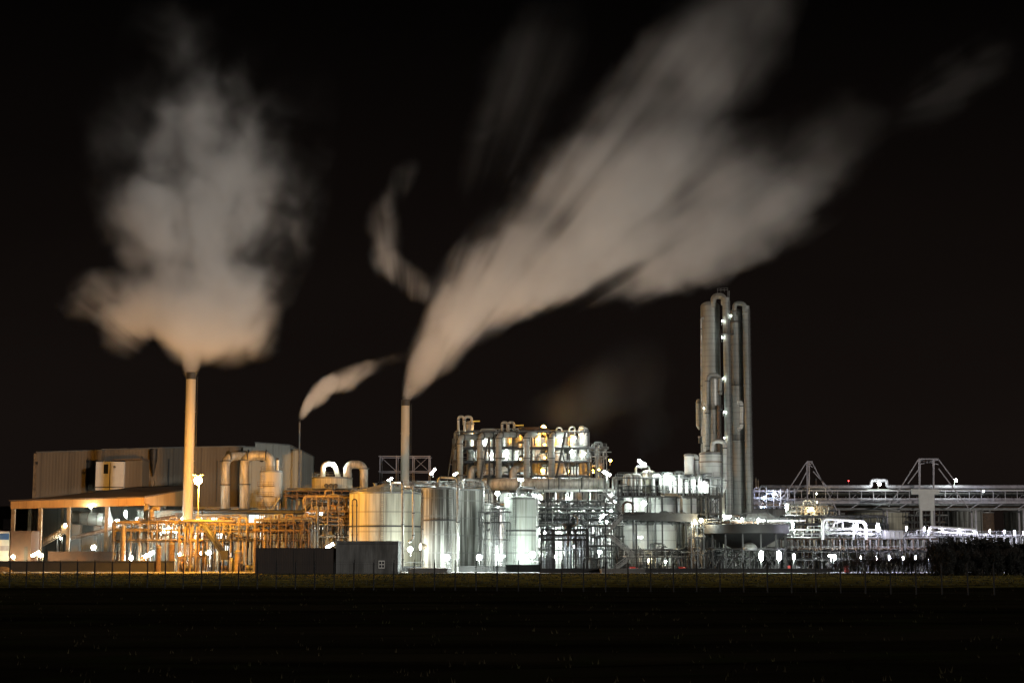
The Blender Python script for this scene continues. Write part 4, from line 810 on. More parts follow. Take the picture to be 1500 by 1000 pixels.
# far violet pipe bridge
def bridge():
    D = 560; zt, zm, zb = Z(718.5, D), Z(735, D), Z(745, D); x0 = X(1104, 725, D); x1 = X(1560, 725, D)
    t = thing('pipe_bridge', 'long grey-violet trussed pipe bridge spanning the right side', 'pipe bridge', ((x0 + x1) / 2, D, 0))
    for y in (D, D + 6):
        for z, w in ((zt, .35), (zm, .8), (zb, .6)):
            b = MB(); b.ibeam((x0, y, z), (x1, y, z), w); part(b, 'chord', 'violet' if z != zb else 'steel', t)
    n = 26
    for i in range(n + 1):
        x = x0 + (x1 - x0) * i / n; b = MB(); b.bar((x, D - .1, zm), (x, D - .1, zt), .2); part(b, 'upright', 'violet', t); b = MB(); b.bar((x, D + 6, zm), (x, D + 6, zt), .2); part(b, 'upright', 'violet', t)
        if i < n and i % 2 == 0: b = MB(); x2 = x0 + (x1 - x0) * (i + 1) / n; b.bar((x, D - .12, zb), (x2, D - .12, zm), .22); b.bar((x, D + 3, zm), (x2, D + 3, zt), .16); part(b, 'brace', 'violet', t)
    for k, (y, z, r, m_) in enumerate(((D + 1, Z(712.5, D), .62, 'violet'), (D + 3, Z(717, D), .4, 'whites'), (D + 2, Z(722, D), .3, 'steel'), (D + 4, Z(724, D), .45, 'midsteel'), (D + 1.5, Z(731, D), .5, 'violet'), (D + 2, Z(739, D), .35, 'steel'), (D + 4, Z(741, D), .4, 'rust'))):
        b = MB(); pts = [(X(1116 + k * 3, 712, D), y, z), (x1, y, z)]
        if k == 0:
            xa, xb_ = X(1277, 705, D), X(1300, 705, D); h = Z(703, D)
            pts = [pts[0], (xa, y, z), (xa, y, h), (xb_, y, h), (xb_, y, z), (x1, y, z)]; b.tube(fil(pts, 1.4), r, 12)
        else: b.tube(pts, r, 10)
        part(b, 'pipe', m_, t)
    for px in (1108, 1150, 1230, 1300, 1430, 1500): b = MB(); x = X(px, 760, D); b.bar((x, D + .5, 0), (x, D + .5, zb), .5); b.bar((x, D + 5.5, 0), (x, D + 5.5, zb), .5); part(b, 'trestle', 'violet', t)
bridge()
def aframe(label, tops, zt_, legs, D, px_down):
    t = thing('bridge_pylon', label, 'pylon', (X(tops[0], 800, D), D, 0))
    for i, px in enumerate(tops): b = MB(); y = D + (i % 2) * 6; b.bar((X(px, 740, D), y, 0 if px in px_down else Z(722, D)), (X(px, zt_, D), y, Z(zt_, D)), .42); part(b, 'post', 'violet', t)
    for (p, q) in legs: b = MB(); b.bar(W(*p, D - .4), W(*q, D - .4), .3); part(b, 'stay', 'violet', t)
    b = MB(); b.bar(W(tops[0], zt_, D), W(tops[-1], zt_, D), .4); b.bar(W(tops[0], zt_ + 8, D + 3), W(tops[-1], zt_ + 1, D + 3), .25); b.bar(W(tops[0], zt_ + 1, D + 3), W(tops[-1], zt_ + 8, D + 3), .25); part(b, 'cross_bar', 'violet', t)
aframe('narrow A-frame bridge pylon with two posts', (1182, 1190), 676, (((1181, 677), (1146, 731)), ((1182, 690), (1165, 722)), ((1190, 678), (1226, 747)), ((1191, 690), (1220, 722))), 552, (1182,))
aframe('wide flat-topped bridge pylon with four posts', (1346, 1354, 1367, 1374.5), 672, (((1345, 673), (1302, 742)), ((1346, 687), (1330, 708)), ((1375, 673), (1400, 706)), ((1375, 686), (1418, 743))), 552, (1346, 1367))
D = 540
t = thing('t_shaped_panel', 'blank white T-shaped panel hanging below the wide pylon', 'panel', W(1356, 747, D))
b = MB(); b.box(X(1336, 720, D), X(1376, 720, D), D, D + 1.2, Z(723.6, D), Z(716, D)); part(b, 'cap', 'whites', t)
b = MB(); b.box(X(1347, 735, D), X(1368.6, 735, D), D + .01, D + 1.1, Z(747.5, D), Z(723.7, D)); part(b, 'stem', 'whites', t)
for px in (1348, 1364): b = MB(); b.box(X(px, 760, D), X(px + 3.4, 760, D), D + .1, D + 1, 0, Z(747.6, D)); part(b, 'leg', 'whites', t)
rack('violet_frame', 'violet-lit multi-tier frame just right of the towers', 1103, 1165, 500, 10, (719, 731, 741), 715, 7, 'violet', w=.28, pipes=22, drops=24, pm=('violet', 'rust', 'steel', 'violet'), seed=23)
for px0, px1, yt_, m_, lab in ((1243, 1330, 750, 'stainy', 'wide grey far tank behind the white pipe loop'), (1385, 1440, 748, 'stain', 'left brown far tank under the bridge'), (1424, 1456, 750, 'rust', 'middle rusty far tank under the bridge'), (1472, 1530, 749, 'stain', 'far brown tank cut by the right edge'), (1280, 1318, 734, 'whites', 'far white dome seen between bridge chords'), (1195, 1245, 755, 'stain', 'low dark far tank left of the white pipe loop')):
    tank('far_tank', lab, 'tank', px0, px1, yt_, 800, 640 if yt_ != 734 else 690, m_, rise=.05, rails=False, n=36)
rack('far_steelwork', 'dim far steelwork between the grey and brown tanks', 1328, 1390, 630, 8, (755, 765, 775), 748, 6, 'midsteel', w=.3, pipes=8, drops=12, seed=24)
rack('string_gantry', 'cluttered gantry strung with pale cables right of the towers', 1160, 1220, 430, 6, (742, 750, 757), 741, 9, 'tan', w=.16, pipes=18, drops=24, pm=('cladp', 'tan', 'whites'), rails=(742, 750), seed=25)
rack('dim_gantry', 'dim grey gantry between string gantry and white pipe loop', 1150, 1300, 420, 8, (757, 768), 754, 12, 'midsteel', w=.2, pipes=12, drops=16, pm=('steel', 'midsteel'), seed=26)
chimney('far_vent', 'left of two tiny far vents beside the towers', 1107, 699, 2.2, 600, 'tan'); chimney('far_vent', 'right of two tiny far vents beside the towers', 1110.3, 702, 2.2, 600, 'tan')
chimney('far_vent', 'small far brick stub behind the narrow pylon', 1194.5, 701, 4, 600, 'brown')
# ================================================================== SHRUBS
def bare_shrub(rr, h, w):
    tr = MB(); tw = MB()
    def br(p, d, L, r, lv, mb):
        q = p + d * L; mb.tube([p, p.lerp(q, .5) + Vector((rr.uniform(-.05, .05) * L, rr.uniform(-.05, .05) * L, 0)), q], [r, r * .8, r * .6], 5, False)
        if lv == 0: return
        for k in range(rr.choice((2, 3, 3))):
            dd = (d + Vector((rr.uniform(-.6, .6), rr.uniform(-.6, .6), rr.uniform(-.1, .5)))).normalized(); br(p.lerp(q, rr.uniform(.5, 1)), dd, L * rr.uniform(.55, .8), r * .6, lv - 1, tw)
    for k in range(7):
        d = Vector((rr.uniform(-.45, .45) * w, rr.uniform(-.4, .4), 1)).normalized(); br(Vector((rr.uniform(-.6, .6) * w, rr.uniform(-.5, .5), -.1)), d, h * .36, .06, 4, tr)
    return tr, tw
protos = []
for k in range(4):
    rr = random.Random(40 + k); tr, tw = bare_shrub(rr, 5.2, 1.5); m1 = tr.mesh('trunk'); m2 = tw.mesh('twigs')
    for m_ in (m1, m2): m_.materials.append(MT['twig'])
    protos.append((m1, m2))
GS = 'bare shrubs before the service bridge'
def shrub(px, D, s, label, group=None, protos=protos, parts=('trunk', 'twigs'), name='bare_shrub', k=0):
    t = thing(name, label, 'shrub', (X(px, 838, D), D, -.05), group); t.scale = (s * R.uniform(.9, 1.1), s, s); t.rotation_euler.z = R.uniform(0, 6)
    for me, nm in zip(protos[k % len(protos)], parts): o = bpy.data.objects.new(nm, me); C.objects.link(o); o.parent = t
lx = [(1212, .45), (1226, .6), (1238, .75), (1251, .95), (1263, 1.15), (1276, 1.0), (1288, 1.05), (1300, .95), (1312, 1.0), (1324, .98), (1336, 1.02), (1348, 1.0), (1360, 1.05), (1372, 1.0)]
for i, (px, s) in enumerate(lx):
    for j in range(2):
        shrub(px + R.uniform(-4, 4) + j * 5, 318 + j * 7 + R.uniform(-3, 3), s * (1 if j == 0 else .85), 'leafless twiggy shrub in the thicket before the service bridge' if px > 1230 else 'low leafless shrub at the thin left end of the thicket', GS, k=i + j)
# evergreen hedge trees
ep = []
for k in range(3):
    rr = random.Random(70 + k); tr = MB(); cr = MB()
    for q in range(5):
        a = rr.uniform(0, 6.28); tr.tube([(0, 0, -.1), (math.cos(a) * .4, math.sin(a) * .4, 2.5), (math.cos(a) * 1.4, math.sin(a) * 1.4, 5.2)], [.16, .1, .04], 6)
    cl = [(rr.uniform(-1.7, 1.7), rr.uniform(-1.2, 1.2), rr.uniform(.3, 6.0), rr.uniform(.8, 1.35)) for _ in range(26)]
    for (x, y, z, s) in cl:
        for q in range(330):
            d = Vector((rr.gauss(0, 1), rr.gauss(0, 1), rr.gauss(0, 1))).normalized() * s * rr.uniform(.45, 1.0); c = Vector((x, y, z)) + d
            if c.z < 0: continue
            u = Vector((rr.gauss(0, 1), rr.gauss(0, 1), rr.gauss(0, 1))).normalized() * .13; v = u.cross(Vector((rr.gauss(0, 1), rr.gauss(0, 1), rr.gauss(0, 1)))).normalized() * .1
            cr._add([c - u, c + v, c + u, c - v], [(0, 1, 2, 3)])
    m1 = tr.mesh('trunk'); m1.materials.append(MT['twig']); m2 = cr.mesh('foliage'); m2.materials.append(MT['leaf']); ep.append((m1, m2))
for i in range(13):
    shrub(1378 + i * 12 + R.uniform(-2, 2), 306 + (i % 3) * 3.5, R.uniform(.84, 1.12), 'black evergreen bush in the dense hedge at the right', 'evergreen bushes of the right hedge', ep, ('trunk', 'foliage'), 'evergreen_bush', i)
    if i % 2: shrub(1378 + i * 12, 298, R.uniform(.55, .7), 'lower black evergreen bush in front of the right hedge', 'low evergreen bushes before the hedge', ep, ('trunk', 'foliage'), 'evergreen_bush', i + 1)

for i in range(9): shrub(1376 + i * 15 + R.uniform(-5, 5), 303 + (i % 2) * 5, R.uniform(1.02, 1.25), 'leafless whip stems sticking out of the top of the evergreen hedge', 'bare stems in the right hedge', k=i)
# ================================================================== LAMPS
LL = [
 # px, py, size, I, D, label, kind, col, pole
 (290, 703.5, 15, 24000, 388, 'huge orange street lamp on a tall mast beside the tall chimney', 'globe', 'o', 838),
 (19, 815, 6, 300, 404, 'star-bright lamp in front of the reddish brown shed', 'globe', 'y', None),
 (52, 811, 6, 160, 404, 'slanted lamp at the foot of the short conveyor', 'slant', 'y', None),
 (60, 813, 7, 320, 403, 'bright lamp beside the second canopy post', 'globe', 'y', None),
 (95.5, 769, 6, 220, 424, 'warm lamp on the top of the short conveyor', 'globe', 'y', None),
 (89, 788, 4, 80, 424, 'small lamp under the short conveyor', 'globe', 'w', None),
 (132.5, 742, 4.5, 160, 414.2, 'small lamp hanging under the canopy fascia', 'globe', 'w', None),
 (137, 801.5, 8.5, 420, 420, 'bright white lamp above the low brick wall', 'globe', 'w', None),
 (184, 752, 6, 420, 436, 'tall bright lamp under the canopy right of the hopper', 'tube', 'w', None),
 (172, 763, 7, 350, 425, 'white lamp over the stout orange column', 'globe', 'w', None),
 (201, 759.5, 5, 200, 430, 'white lamp at the rising conveyor ridge', 'globe', 'w', None),
 (215.5, 761.5, 5, 160, 428, 'white lamp at the foot of the orange elbow pipe', 'globe', 'w', None),
 (192, 817, 7, 300, 403, 'white lamp low behind the black wall', 'globe', 'w', None),
 (218, 812, 7.5, 380, 410, 'leaning white lamp low in the left rack', 'slant', 'w', None),
 (240, 777, 7, 320, 414, 'left lamp of the glaring trio in the left rack', 'globe', 'w', None),
 (248, 775, 9, 420, 416, 'middle lamp of the glaring trio in the left rack', 'globe', 'w', None),
 (257, 777, 7, 300, 414, 'right lamp of the glaring trio in the left rack', 'globe', 'w', None),
 (263, 811, 6.5, 220, 404, 'white lamp left of the chimney foot', 'globe', 'w', None),
 (267, 759, 4, 120, 426, 'small lamp by the chimney above the rack', 'globe', 'w', None),
 (296, 811, 9, 400, 411, 'left white lamp of the pair behind the mast', 'globe', 'c', None),
 (306, 809, 8, 400, 414, 'right white lamp of the pair behind the mast', 'globe', 'w', None),
 (488.5, 680, 6.5, 800, 437, 'star-bright lamp over the roof cooler arch', 'globe', 'w', None),
 (483, 799, 6, 330, 398, 'horizontal white lamp behind the block corner', 'slant', 'w', None),
 (470, 752, 4.5, 160, 414, 'small white lamp in the ochre pipe tiers', 'globe', 'c', None),
 (571, 702, 3.4, 220, 388, 'slanted tube lamp over the widest tank', 'slant', 'w', None),
 (601, 804, 9, 420, 387, 'glaring lamp at the foot of the widest tank', 'globe', 'w', None),
 (634, 690.5, 7, 700, 405, 'star-bright lamp above the orange-edged tank', 'globe', 'w', None),
 (667, 694, 3.4, 220, 395, 'slanted tube lamp on the pale loop pipe', 'slant', 'w', None),
 (655, 816, 10, 560, 382.5, 'glaring lamp at the foot of the orange-edged tank', 'globe', 'w', None),
 (702, 816, 10, 560, 387.6, 'glaring lamp at the foot of the dark streaked tank', 'globe', 'w', None),
 (735, 814, 4, 220, 388, 'slanted lamp at the foot of the slim shiny silo', 'slant', 'w', None),
 (780, 812, 11, 600, 387.6, 'glaring lamp at the foot of the right end tank', 'globe', 'w', None),
 (728.5, 722.5, 8, 560, 398, 'bright lamp above the slim shiny silo', 'globe', 'w', None),
 (763, 702.5, 3.6, 260, 396, 'slanted tube lamp over the right end tank', 'slant', 'w', None),
 (741, 664.5, 9.5, 650, 448, 'brilliant white lamp in the evaporator centre', 'globe', 'w', None),
 (709, 648, 6, 420, 450, 'white lamp on the upper left evaporator floor', 'globe', 'w', None),
 (719, 668, 5, 220, 449, 'white lamp behind the short leaning strut', 'globe', 'w', None),
 (796, 626.5, 9, 4000, 449, 'orange star lamp on the evaporator roof', 'globe', 'o', None),
 (795, 689, 7, 252, 449, 'orange work light low in the evaporator', 'globe', 'o', None),
 (798, 651, 4, 96, 449, 'orange work light on the upper evaporator floor', 'globe', 'o', None),
 (798, 670, 4, 96, 449, 'orange work light on the middle evaporator floor', 'globe', 'o', None),
 (762, 672, 3.5, 66, 449, 'small orange light left of the fourth downcomer', 'globe', 'o', None),
 (833, 690, 4, 84, 449, 'small orange light right of the leaning strut', 'globe', 'o', None),
 (868, 690, 6, 156, 450, 'orange light beside the small glowing dome', 'globe', 'o', None),
 (877, 688, 5, 132, 449, 'orange light behind the small glowing dome', 'globe', 'o', None),
 (894, 674, 5, 132, 446, 'orange light at the far right evaporator corner', 'globe', 'o', None),
 (821, 645, 5, 320, 446, 'white lamp on the upper floor by the leaning strut', 'globe', 'w', None),
 (837, 662, 5, 420, 446, 'white lamp below the white domed vessel', 'globe', 'w', None),
 (841, 641, 5, 320, 445, 'white lamp touching the brightest vessel', 'globe', 'w', None),
 (856, 664, 4, 160, 444, 'white lamp under the brightest vessel', 'globe', 'w', None),
 (889, 693, 8, 700, 420, 'star-bright slanted lamp at the right duct end', 'globe', 'w', 722),
 (940, 677.5, 8, 700, 399, 'star-bright lamp above the square portal pipe', 'globe', 'w', None),
 (943, 737, 9, 560, 393, 'glaring lamp under the platform left end', 'globe', 'w', None),
 (979, 698, 8, 420, 393, 'bright lamp on the platform pots', 'globe', 'w', None),
 (985, 700, 6, 300, 393.5, 'second lamp close right of the platform pot lamp', 'globe', 'w', None),
 (1030, 710, 9, 560, 393, 'bright lamp left of the cone vessel', 'globe', 'w', None),
 (881, 757.5, 8, 420, 430, 'bright lamp at mid height behind the stairs', 'globe', 'w', None),
 (887, 764, 6, 260, 428, 'lower lamp at mid height behind the stairs', 'globe', 'w', None),
 (878, 808, 7, 300, 420, 'upper low lamp left of the stairs', 'globe', 'w', None),
 (874, 818.5, 6, 220, 418, 'lower low lamp left of the stairs', 'globe', 'w', None),
 (790, 727, 5, 900, 463, 'added fill lamp high at the left edge of the central rack', 'globe', 'w', None),  # first of the added lamps that brighten the rack from behind
 (868, 733, 5, 900, 463, 'added fill lamp between the pale silos of the central rack', 'globe', 'w', None),
 (895, 748, 5, 700, 463, 'added fill lamp deep behind the top stair flight', 'globe', 'w', None),
 (820, 756, 5, 700, 463, 'added fill lamp behind the dark pipe tiers above the cage', 'globe', 'w', None),
 (862, 785, 5, 700, 455, 'added fill lamp behind the right edge of the black cage', 'globe', 'w', None),
 (812, 815, 5, 600, 450, 'added fill lamp low behind the black cage', 'globe', 'w', None),  # last of the lamps added behind the rack
 (800, 731, 6, 600, 466, 'lamp behind the small bright rack silo', 'globe', 'w', None),
 (832, 731, 6, 420, 466, 'lamp behind the wide pale rack silo', 'globe', 'w', None),
 (798, 780, 6, 320, 462, 'lamp behind the left edge of the black cage', 'globe', 'w', None),
 (842, 800, 6, 320, 440, 'lamp behind the middle of the black cage', 'globe', 'c', None),
 (938, 786.5, 3, 160, 391, 'short flat tube lamp on the big white tank', 'slant', 'w', None),
 (949, 820, 4, 160, 391, 'small lamp on a column below the white tanks', 'globe', 'y', None),
 (975, 822, 4, 160, 397, 'small lamp low under the process block', 'globe', 'w', None),
 (1018, 764, 3.4, 320, 383, 'tall tube lamp on the clarifier gantry', 'tube', 'w', None),
 (1027, 761.5, 6.5, 320, 385, 'round lamp on the clarifier gantry', 'globe', 'y', None),
 (1066, 757, 6, 420, 408, 'wide white lamp under the skylight eave', 'slant', 'w', None),
 (1087, 760, 4, 280, 395, 'left small star lamp over the clarifier', 'globe', 'w', None),
 (1111, 761, 4.5, 320, 394, 'right small star lamp over the clarifier', 'globe', 'w', None),
 (1115, 813.5, 9, 620, 368, 'left of the two largest lamps under the clarifier', 'tube', 'w', 836),
 (1141, 813.5, 9, 620, 368, 'right of the two largest lamps under the clarifier', 'tube', 'w', 836),
 (1163, 815, 5, 320, 372, 'tall lamp right of the two largest clarifier lamps', 'tube', 'w', 836),
 (1152.5, 742.5, 5.5, 520, 424, 'tall bright tube lamp right of the towers', 'tube', 'w', None),
 (1161, 768, 4.5, 520, 392, 'bright tube lamp at the left bridge end', 'tube', 'w', 789),
 (1189, 745, 5, 280, 428, 'star lamp on the string gantry', 'globe', 'y', None),
 (1196, 735, 3, 90, 470, 'dot lamp below the narrow pylon', 'globe', 'y', None),
 (1196, 723, 2.6, 70, 555, 'faint lamp on the bridge behind the narrow pylon', 'globe', 'y', None),
 (1135, 723, 3.6, 220, 498, 'round bluish lamp in the violet frame', 'globe', 'c', None),
 (1120, 728, 2.5, 220, 500, 'small blue light in the violet frame', 'globe', 'b', None),
 (1115, 742, 2.5, 220, 503, 'small blue light low in the violet frame', 'globe', 'b', None),
 (1288, 708.5, 6, 420, 556, 'star lamp inside the bridge expansion loop', 'globe', 'w', None),
 (1400, 703.5, 6, 420, 556, 'star lamp on the bridge right of the wide pylon', 'globe', 'w', None),
 (1441, 719, 2.6, 70, 556, 'tiny bluish light far right on the bridge', 'globe', 'c', None),
 (1330, 733, 3, 120, 590, 'dim lamp between bridge chords left of the panel', 'globe', 'w', None),
 (1219, 814, 5, 320, 386, 'leaning twin lamp below the white pipe loop', 'slant', 'w', None),
 (1223, 818, 4, 220, 386, 'lower companion of the leaning twin lamp', 'globe', 'w', None),
 (1286, 772, 7.5, 620, 388, 'fattest tube lamp on the service bridge', 'tube', 'v', 789),
 (1255, 770, 4.5, 420, 389, 'tube lamp inside the white pipe loop', 'tube', 'v', 789),
]
for l in LL:
    _k = 2.0 if l[1] > 798 and 590 < l[0] < 790 else 2.4 if (785 < l[0] < 905 and l[1] > 725) else 1.5 if 15 < l[0] < 270 else .55 if l[7] == 'o' and l[1] > 630 and l[0] > 400 else 1.0
    _slant = l[6] == 'globe' and l[7] in 'wy' and l[0] in (634, 889, 940, 218, 979, 881)
    lamp(l[0], l[1], l[2] * (.72 if _slant else 1), l[3] * _k, l[4], l[5], 'slant' if _slant else l[6], l[7], l[8], tilt=R.choice((-.5, .35, .6, .9, 1.2)) if _slant else .5 * (l[0] < 700))
for i, px in enumerate((1328, 1354, 1380, 1405, 1428, 1450, 1471, 1486, 1500)):
    lamp(px, 773 + i * .9, (2.6, 3, 3, 4, 2.8, 2.6, 2.6, 3.6, 3)[i], (220, 220, 200, 420, 200, 160, 160, 320, 260)[i], 390, 'slim upright tube lamp in the evenly spaced row on the far walkway', 'tube', 'v', 786, group='tube lamps along the far walkway')
for i, px in enumerate((1261, 1284, 1303, 1323, 1341, 1361)):
    lamp(px, 816 + (i % 2), (3, 3, 4.5, 3.6, 3.2, 3.4)[i], 200, 384, 'violet-white lamp glinting through the shrub thicket', 'tube', 'v', 836, group='lamps behind the thicket')
for i, (px, py) in enumerate(((1058, 470), (1058, 494), (1059, 554), (1060, 603), (1060.5, 641), (1071, 462), (1026.5, 600), (1031, 598))):
    lamp(px, py, 1.0 if i != 2 else 1.5, 22, 446 if i < 6 else 448, 'small white lamp on a tower ladder landing in the cluster', 'tube', 'w', None, group='ladder lamps on the tower cluster')
lamp(1243, 704, 1.6, 3, 640, 'tiny red warning light far beyond the pipe bridge', 'globe', 'r', 740, cat='warning light', name='warning_light')
lamp(900, 735, 5, 300, 398, 'lamp by the upper stair flight', 'globe', 'w', None)

# ================================================================== STEAM
def plume(name, label, o, lobes, dens, warp=.16, streak=(6.0, .014, .014), thin=1.0, cat='steam', vox=2.2, col=(.998, .997, .995), ani=-.3, billow=1.0, group=None, pad=1.28, nlo=.30, nhi=.74, ramp=(.0, 1.3), fold=(.045, .15, 7.0)):
    ox, D, oz = o
    bm = bmesh.new(); L = []
    for px, py, ang, a, b_, w in lobes:
        c = W(px, py, D) - Vector((ox, D, oz)); A = M(a, D); B = M(b_, D); al = math.radians(ang)
        L.append((c, al, A, B, w))
        mt = Matrix.Translation(c) @ Matrix.Rotation(-al, 4, 'Y') @ Matrix.Diagonal((A * pad, B * pad * .95, B * pad, 1))
        bmesh.ops.create_icosphere(bm, subdivisions=3, radius=1, matrix=mt)
    me = bpy.data.meshes.new(name); bm.to_mesh(me); bm.free()
    ob = bpy.data.objects.new(name, me); C.objects.link(ob)
    md = ob.modifiers.new('m', 'REMESH'); md.mode = 'VOXEL'; md.voxel_size = vox
    dg = bpy.context.evaluated_depsgraph_get(); m2 = bpy.data.meshes.new_from_object(ob.evaluated_get(dg)); ob.modifiers.clear(); ob.data = m2; m2.name = name
    ob.location = (ox, D, oz); tagit(ob, label, cat, group)
    m = bpy.data.materials.new(name + '_volume'); m.use_nodes = True; nt = m.node_tree; nt.nodes.clear(); K = nt.links
    out = nn(nt, 'ShaderNodeOutputMaterial'); pv = nn(nt, 'ShaderNodeVolumePrincipled'); K.new(pv.outputs[0], out.inputs['Volume'])
    pv.inputs['Color'].default_value = (*col, 1); pv.inputs['Anisotropy'].default_value = ani; pv.inputs['Density Attribute'].default_value = ''
    def ma(op, a, b=None, cl=False):
        n = nn(nt, 'ShaderNodeMath', operation=op); n.use_clamp = cl
        for i, s in enumerate((a, b)):
            if s is None: continue
            if isinstance(s, (int, float)): n.inputs[i].default_value = s
            else: K.new(s, n.inputs[i])
        return n.outputs[0]
    tc = nn(nt, 'ShaderNodeTexCoord'); P = tc.outputs['Object']
    sp = nn(nt, 'ShaderNodeSeparateXYZ'); K.new(P, sp.inputs[0])
    th = ma('ARCTAN2', sp.outputs['X'], ma('ADD', sp.outputs['Z'], 4.0)); ln = nn(nt, 'ShaderNodeVectorMath', operation='LENGTH'); K.new(P, ln.inputs[0]); rr_ = ln.outputs['Value']
    cb = nn(nt, 'ShaderNodeCombineXYZ'); K.new(ma('MULTIPLY', th, streak[0]), cb.inputs[0]); K.new(ma('MULTIPLY', rr_, streak[1]), cb.inputs[1]); K.new(ma('MULTIPLY', sp.outputs['Y'], streak[2]), cb.inputs[2])
    n1 = nn(nt, 'ShaderNodeTexNoise'); n1.inputs['Scale'].default_value = 1.0; n1.inputs['Detail'].default_value = 3; n1.inputs['Roughness'].default_value = .5; K.new(cb.outputs[0], n1.inputs['Vector'])
    # billow noise displaces the lobes, more the farther from the mouth
    n2 = nn(nt, 'ShaderNodeTexNoise'); n2.inputs['Scale'].default_value = .085; n2.inputs['Detail'].default_value = 2; K.new(P, n2.inputs['Vector'])
    sb = nn(nt, 'ShaderNodeVectorMath', operation='SUBTRACT'); K.new(n2.outputs['Color'], sb.inputs[0]); sb.inputs[1].default_value = (.5, .5, .5)
    s1 = nn(nt, 'ShaderNodeVectorMath', operation='SCALE'); K.new(sb.outputs[0], s1.inputs[0]); K.new(ma('MULTIPLY', ma('MINIMUM', rr_, 45), warp * 2.2 * billow), s1.inputs['Scale'])
    # radial stretch by streak noise: fingers pointing away from the mouth
    s2 = nn(nt, 'ShaderNodeVectorMath', operation='SCALE'); K.new(P, s2.inputs[0]); K.new(ma('MULTIPLY', ma('SUBTRACT', n1.outputs['Fac'], .5), warp * 2.4), s2.inputs['Scale'])
    ad = nn(nt, 'ShaderNodeVectorMath', operation='ADD'); K.new(P, ad.inputs[0]); K.new(s1.outputs[0], ad.inputs[1])
    ad2 = nn(nt, 'ShaderNodeVectorMath', operation='ADD'); K.new(ad.outputs[0], ad2.inputs[0]); K.new(s2.outputs[0], ad2.inputs[1]); Q = ad2.outputs[0]
    tot = None
    for c, al, A, B, w in L:
        mp = nn(nt, 'ShaderNodeMapping', vector_type='TEXTURE'); mp.inputs['Location'].default_value = c; mp.inputs['Rotation'].default_value = (0, -al, 0); mp.inputs['Scale'].default_value = (A, B * .95, B); K.new(Q, mp.inputs['Vector'])
        dd = nn(nt, 'ShaderNodeVectorMath', operation='DOT_PRODUCT'); K.new(mp.outputs[0], dd.inputs[0]); K.new(mp.outputs[0], dd.inputs[1])
        g = ma('SUBTRACT', 1.0, dd.outputs['Value'], True); g = ma('MULTIPLY', g, w)
        tot = g if tot is None else ma('ADD', tot, g)
    mr = nn(nt, 'ShaderNodeMapRange'); mr.inputs['From Min'].default_value = nlo; mr.inputs['From Max'].default_value = nhi; mr.inputs['To Min'].default_value = .3; mr.inputs['To Max'].default_value = 1.6; K.new(n1.outputs['Fac'], mr.inputs['Value'])
    # slow large billows: thin gaps and thick folds
    n3 = nn(nt, 'ShaderNodeTexNoise'); n3.inputs['Scale'].default_value = fold[0]; n3.inputs['Detail'].default_value = 2.5; n3.inputs['Roughness'].default_value = .6
    vm = nn(nt, 'ShaderNodeMapping'); vm.inputs['Scale'].default_value = (1, .35, 1); vm.inputs['Location'].default_value = (fold[2], 0, 3.1); K.new(ad.outputs[0], vm.inputs['Vector']); K.new(vm.outputs[0], n3.inputs['Vector'])
    m3 = nn(nt, 'ShaderNodeMapRange'); m3.inputs['From Min'].default_value = .36; m3.inputs['From Max'].default_value = .62; m3.inputs['To Min'].default_value = fold[1]; m3.inputs['To Max'].default_value = 1.25; K.new(n3.outputs['Fac'], m3.inputs['Value'])
    mxn = nn(nt, 'ShaderNodeMapRange'); mxn.inputs['From Min'].default_value = 4; mxn.inputs['From Max'].default_value = 40; K.new(rr_, mxn.inputs['Value'])   # the jet at the mouth is still whole
    strk = ma('ADD', ma('MULTIPLY', ma('SUBTRACT', mr.outputs[0], 1.0), mxn.outputs[0]), 1.0)
    m3f = ma('ADD', ma('MULTIPLY', ma('SUBTRACT', m3.outputs[0], 1.0), mxn.outputs[0]), 1.0)
    f = ma('MULTIPLY', ma('MULTIPLY', tot, strk), m3f)
    sm = nn(nt, 'ShaderNodeMapRange', interpolation_type='SMOOTHSTEP'); sm.inputs['From Min'].default_value = ramp[0]; sm.inputs['From Max'].default_value = ramp[1]; K.new(f, sm.inputs['Value'])
    # thinner with distance from the mouth, denser close to it
    fall = ma('DIVIDE', dens * thin, ma('ADD', ma('MULTIPLY', rr_, .014), .5))
    K.new(ma('MULTIPLY', ma('POWER', sm.outputs[0], 1.35), fall), pv.inputs['Density'])
    m.volume_intersection_method = 'FAST' if hasattr(m, 'volume_intersection_method') else None
    try: m.cycles.volume_sampling = 'DISTANCE'
    except Exception: pass
    m2.materials.clear(); m2.materials.append(m)
    return ob
# left cloud
plume('steam_plume', 'large billowing steam cloud spreading upward from the tallest chimney at left', ST1, [
 (280, 524, 90, 38, 16, 1.5), (281, 480, 90, 66, 64, 1.15), (200, 448, 164, 120, 50, .9), (130, 452, 172, 66, 24, .55), (180, 482, 90, 50, 42, .75), (345, 478, 60, 76, 60, .9), (390, 495, 80, 44, 34, .55),
 (372, 395, 66, 140, 82, .95), (262, 385, 97, 140, 100, 1.0), (298, 255, 84, 190, 105, .85), (200, 250, 103, 160, 96, .6), (405, 225, 62, 160, 84, .56), (305, 120, 92, 170, 105, .34), (225, 60, 80, 120, 70, .22), (440, 330, 70, 90, 48, .4)],
 .085, warp=.14, vox=3.0, streak=(3.2, .02, .012), fold=(.05, .28, 7.0))
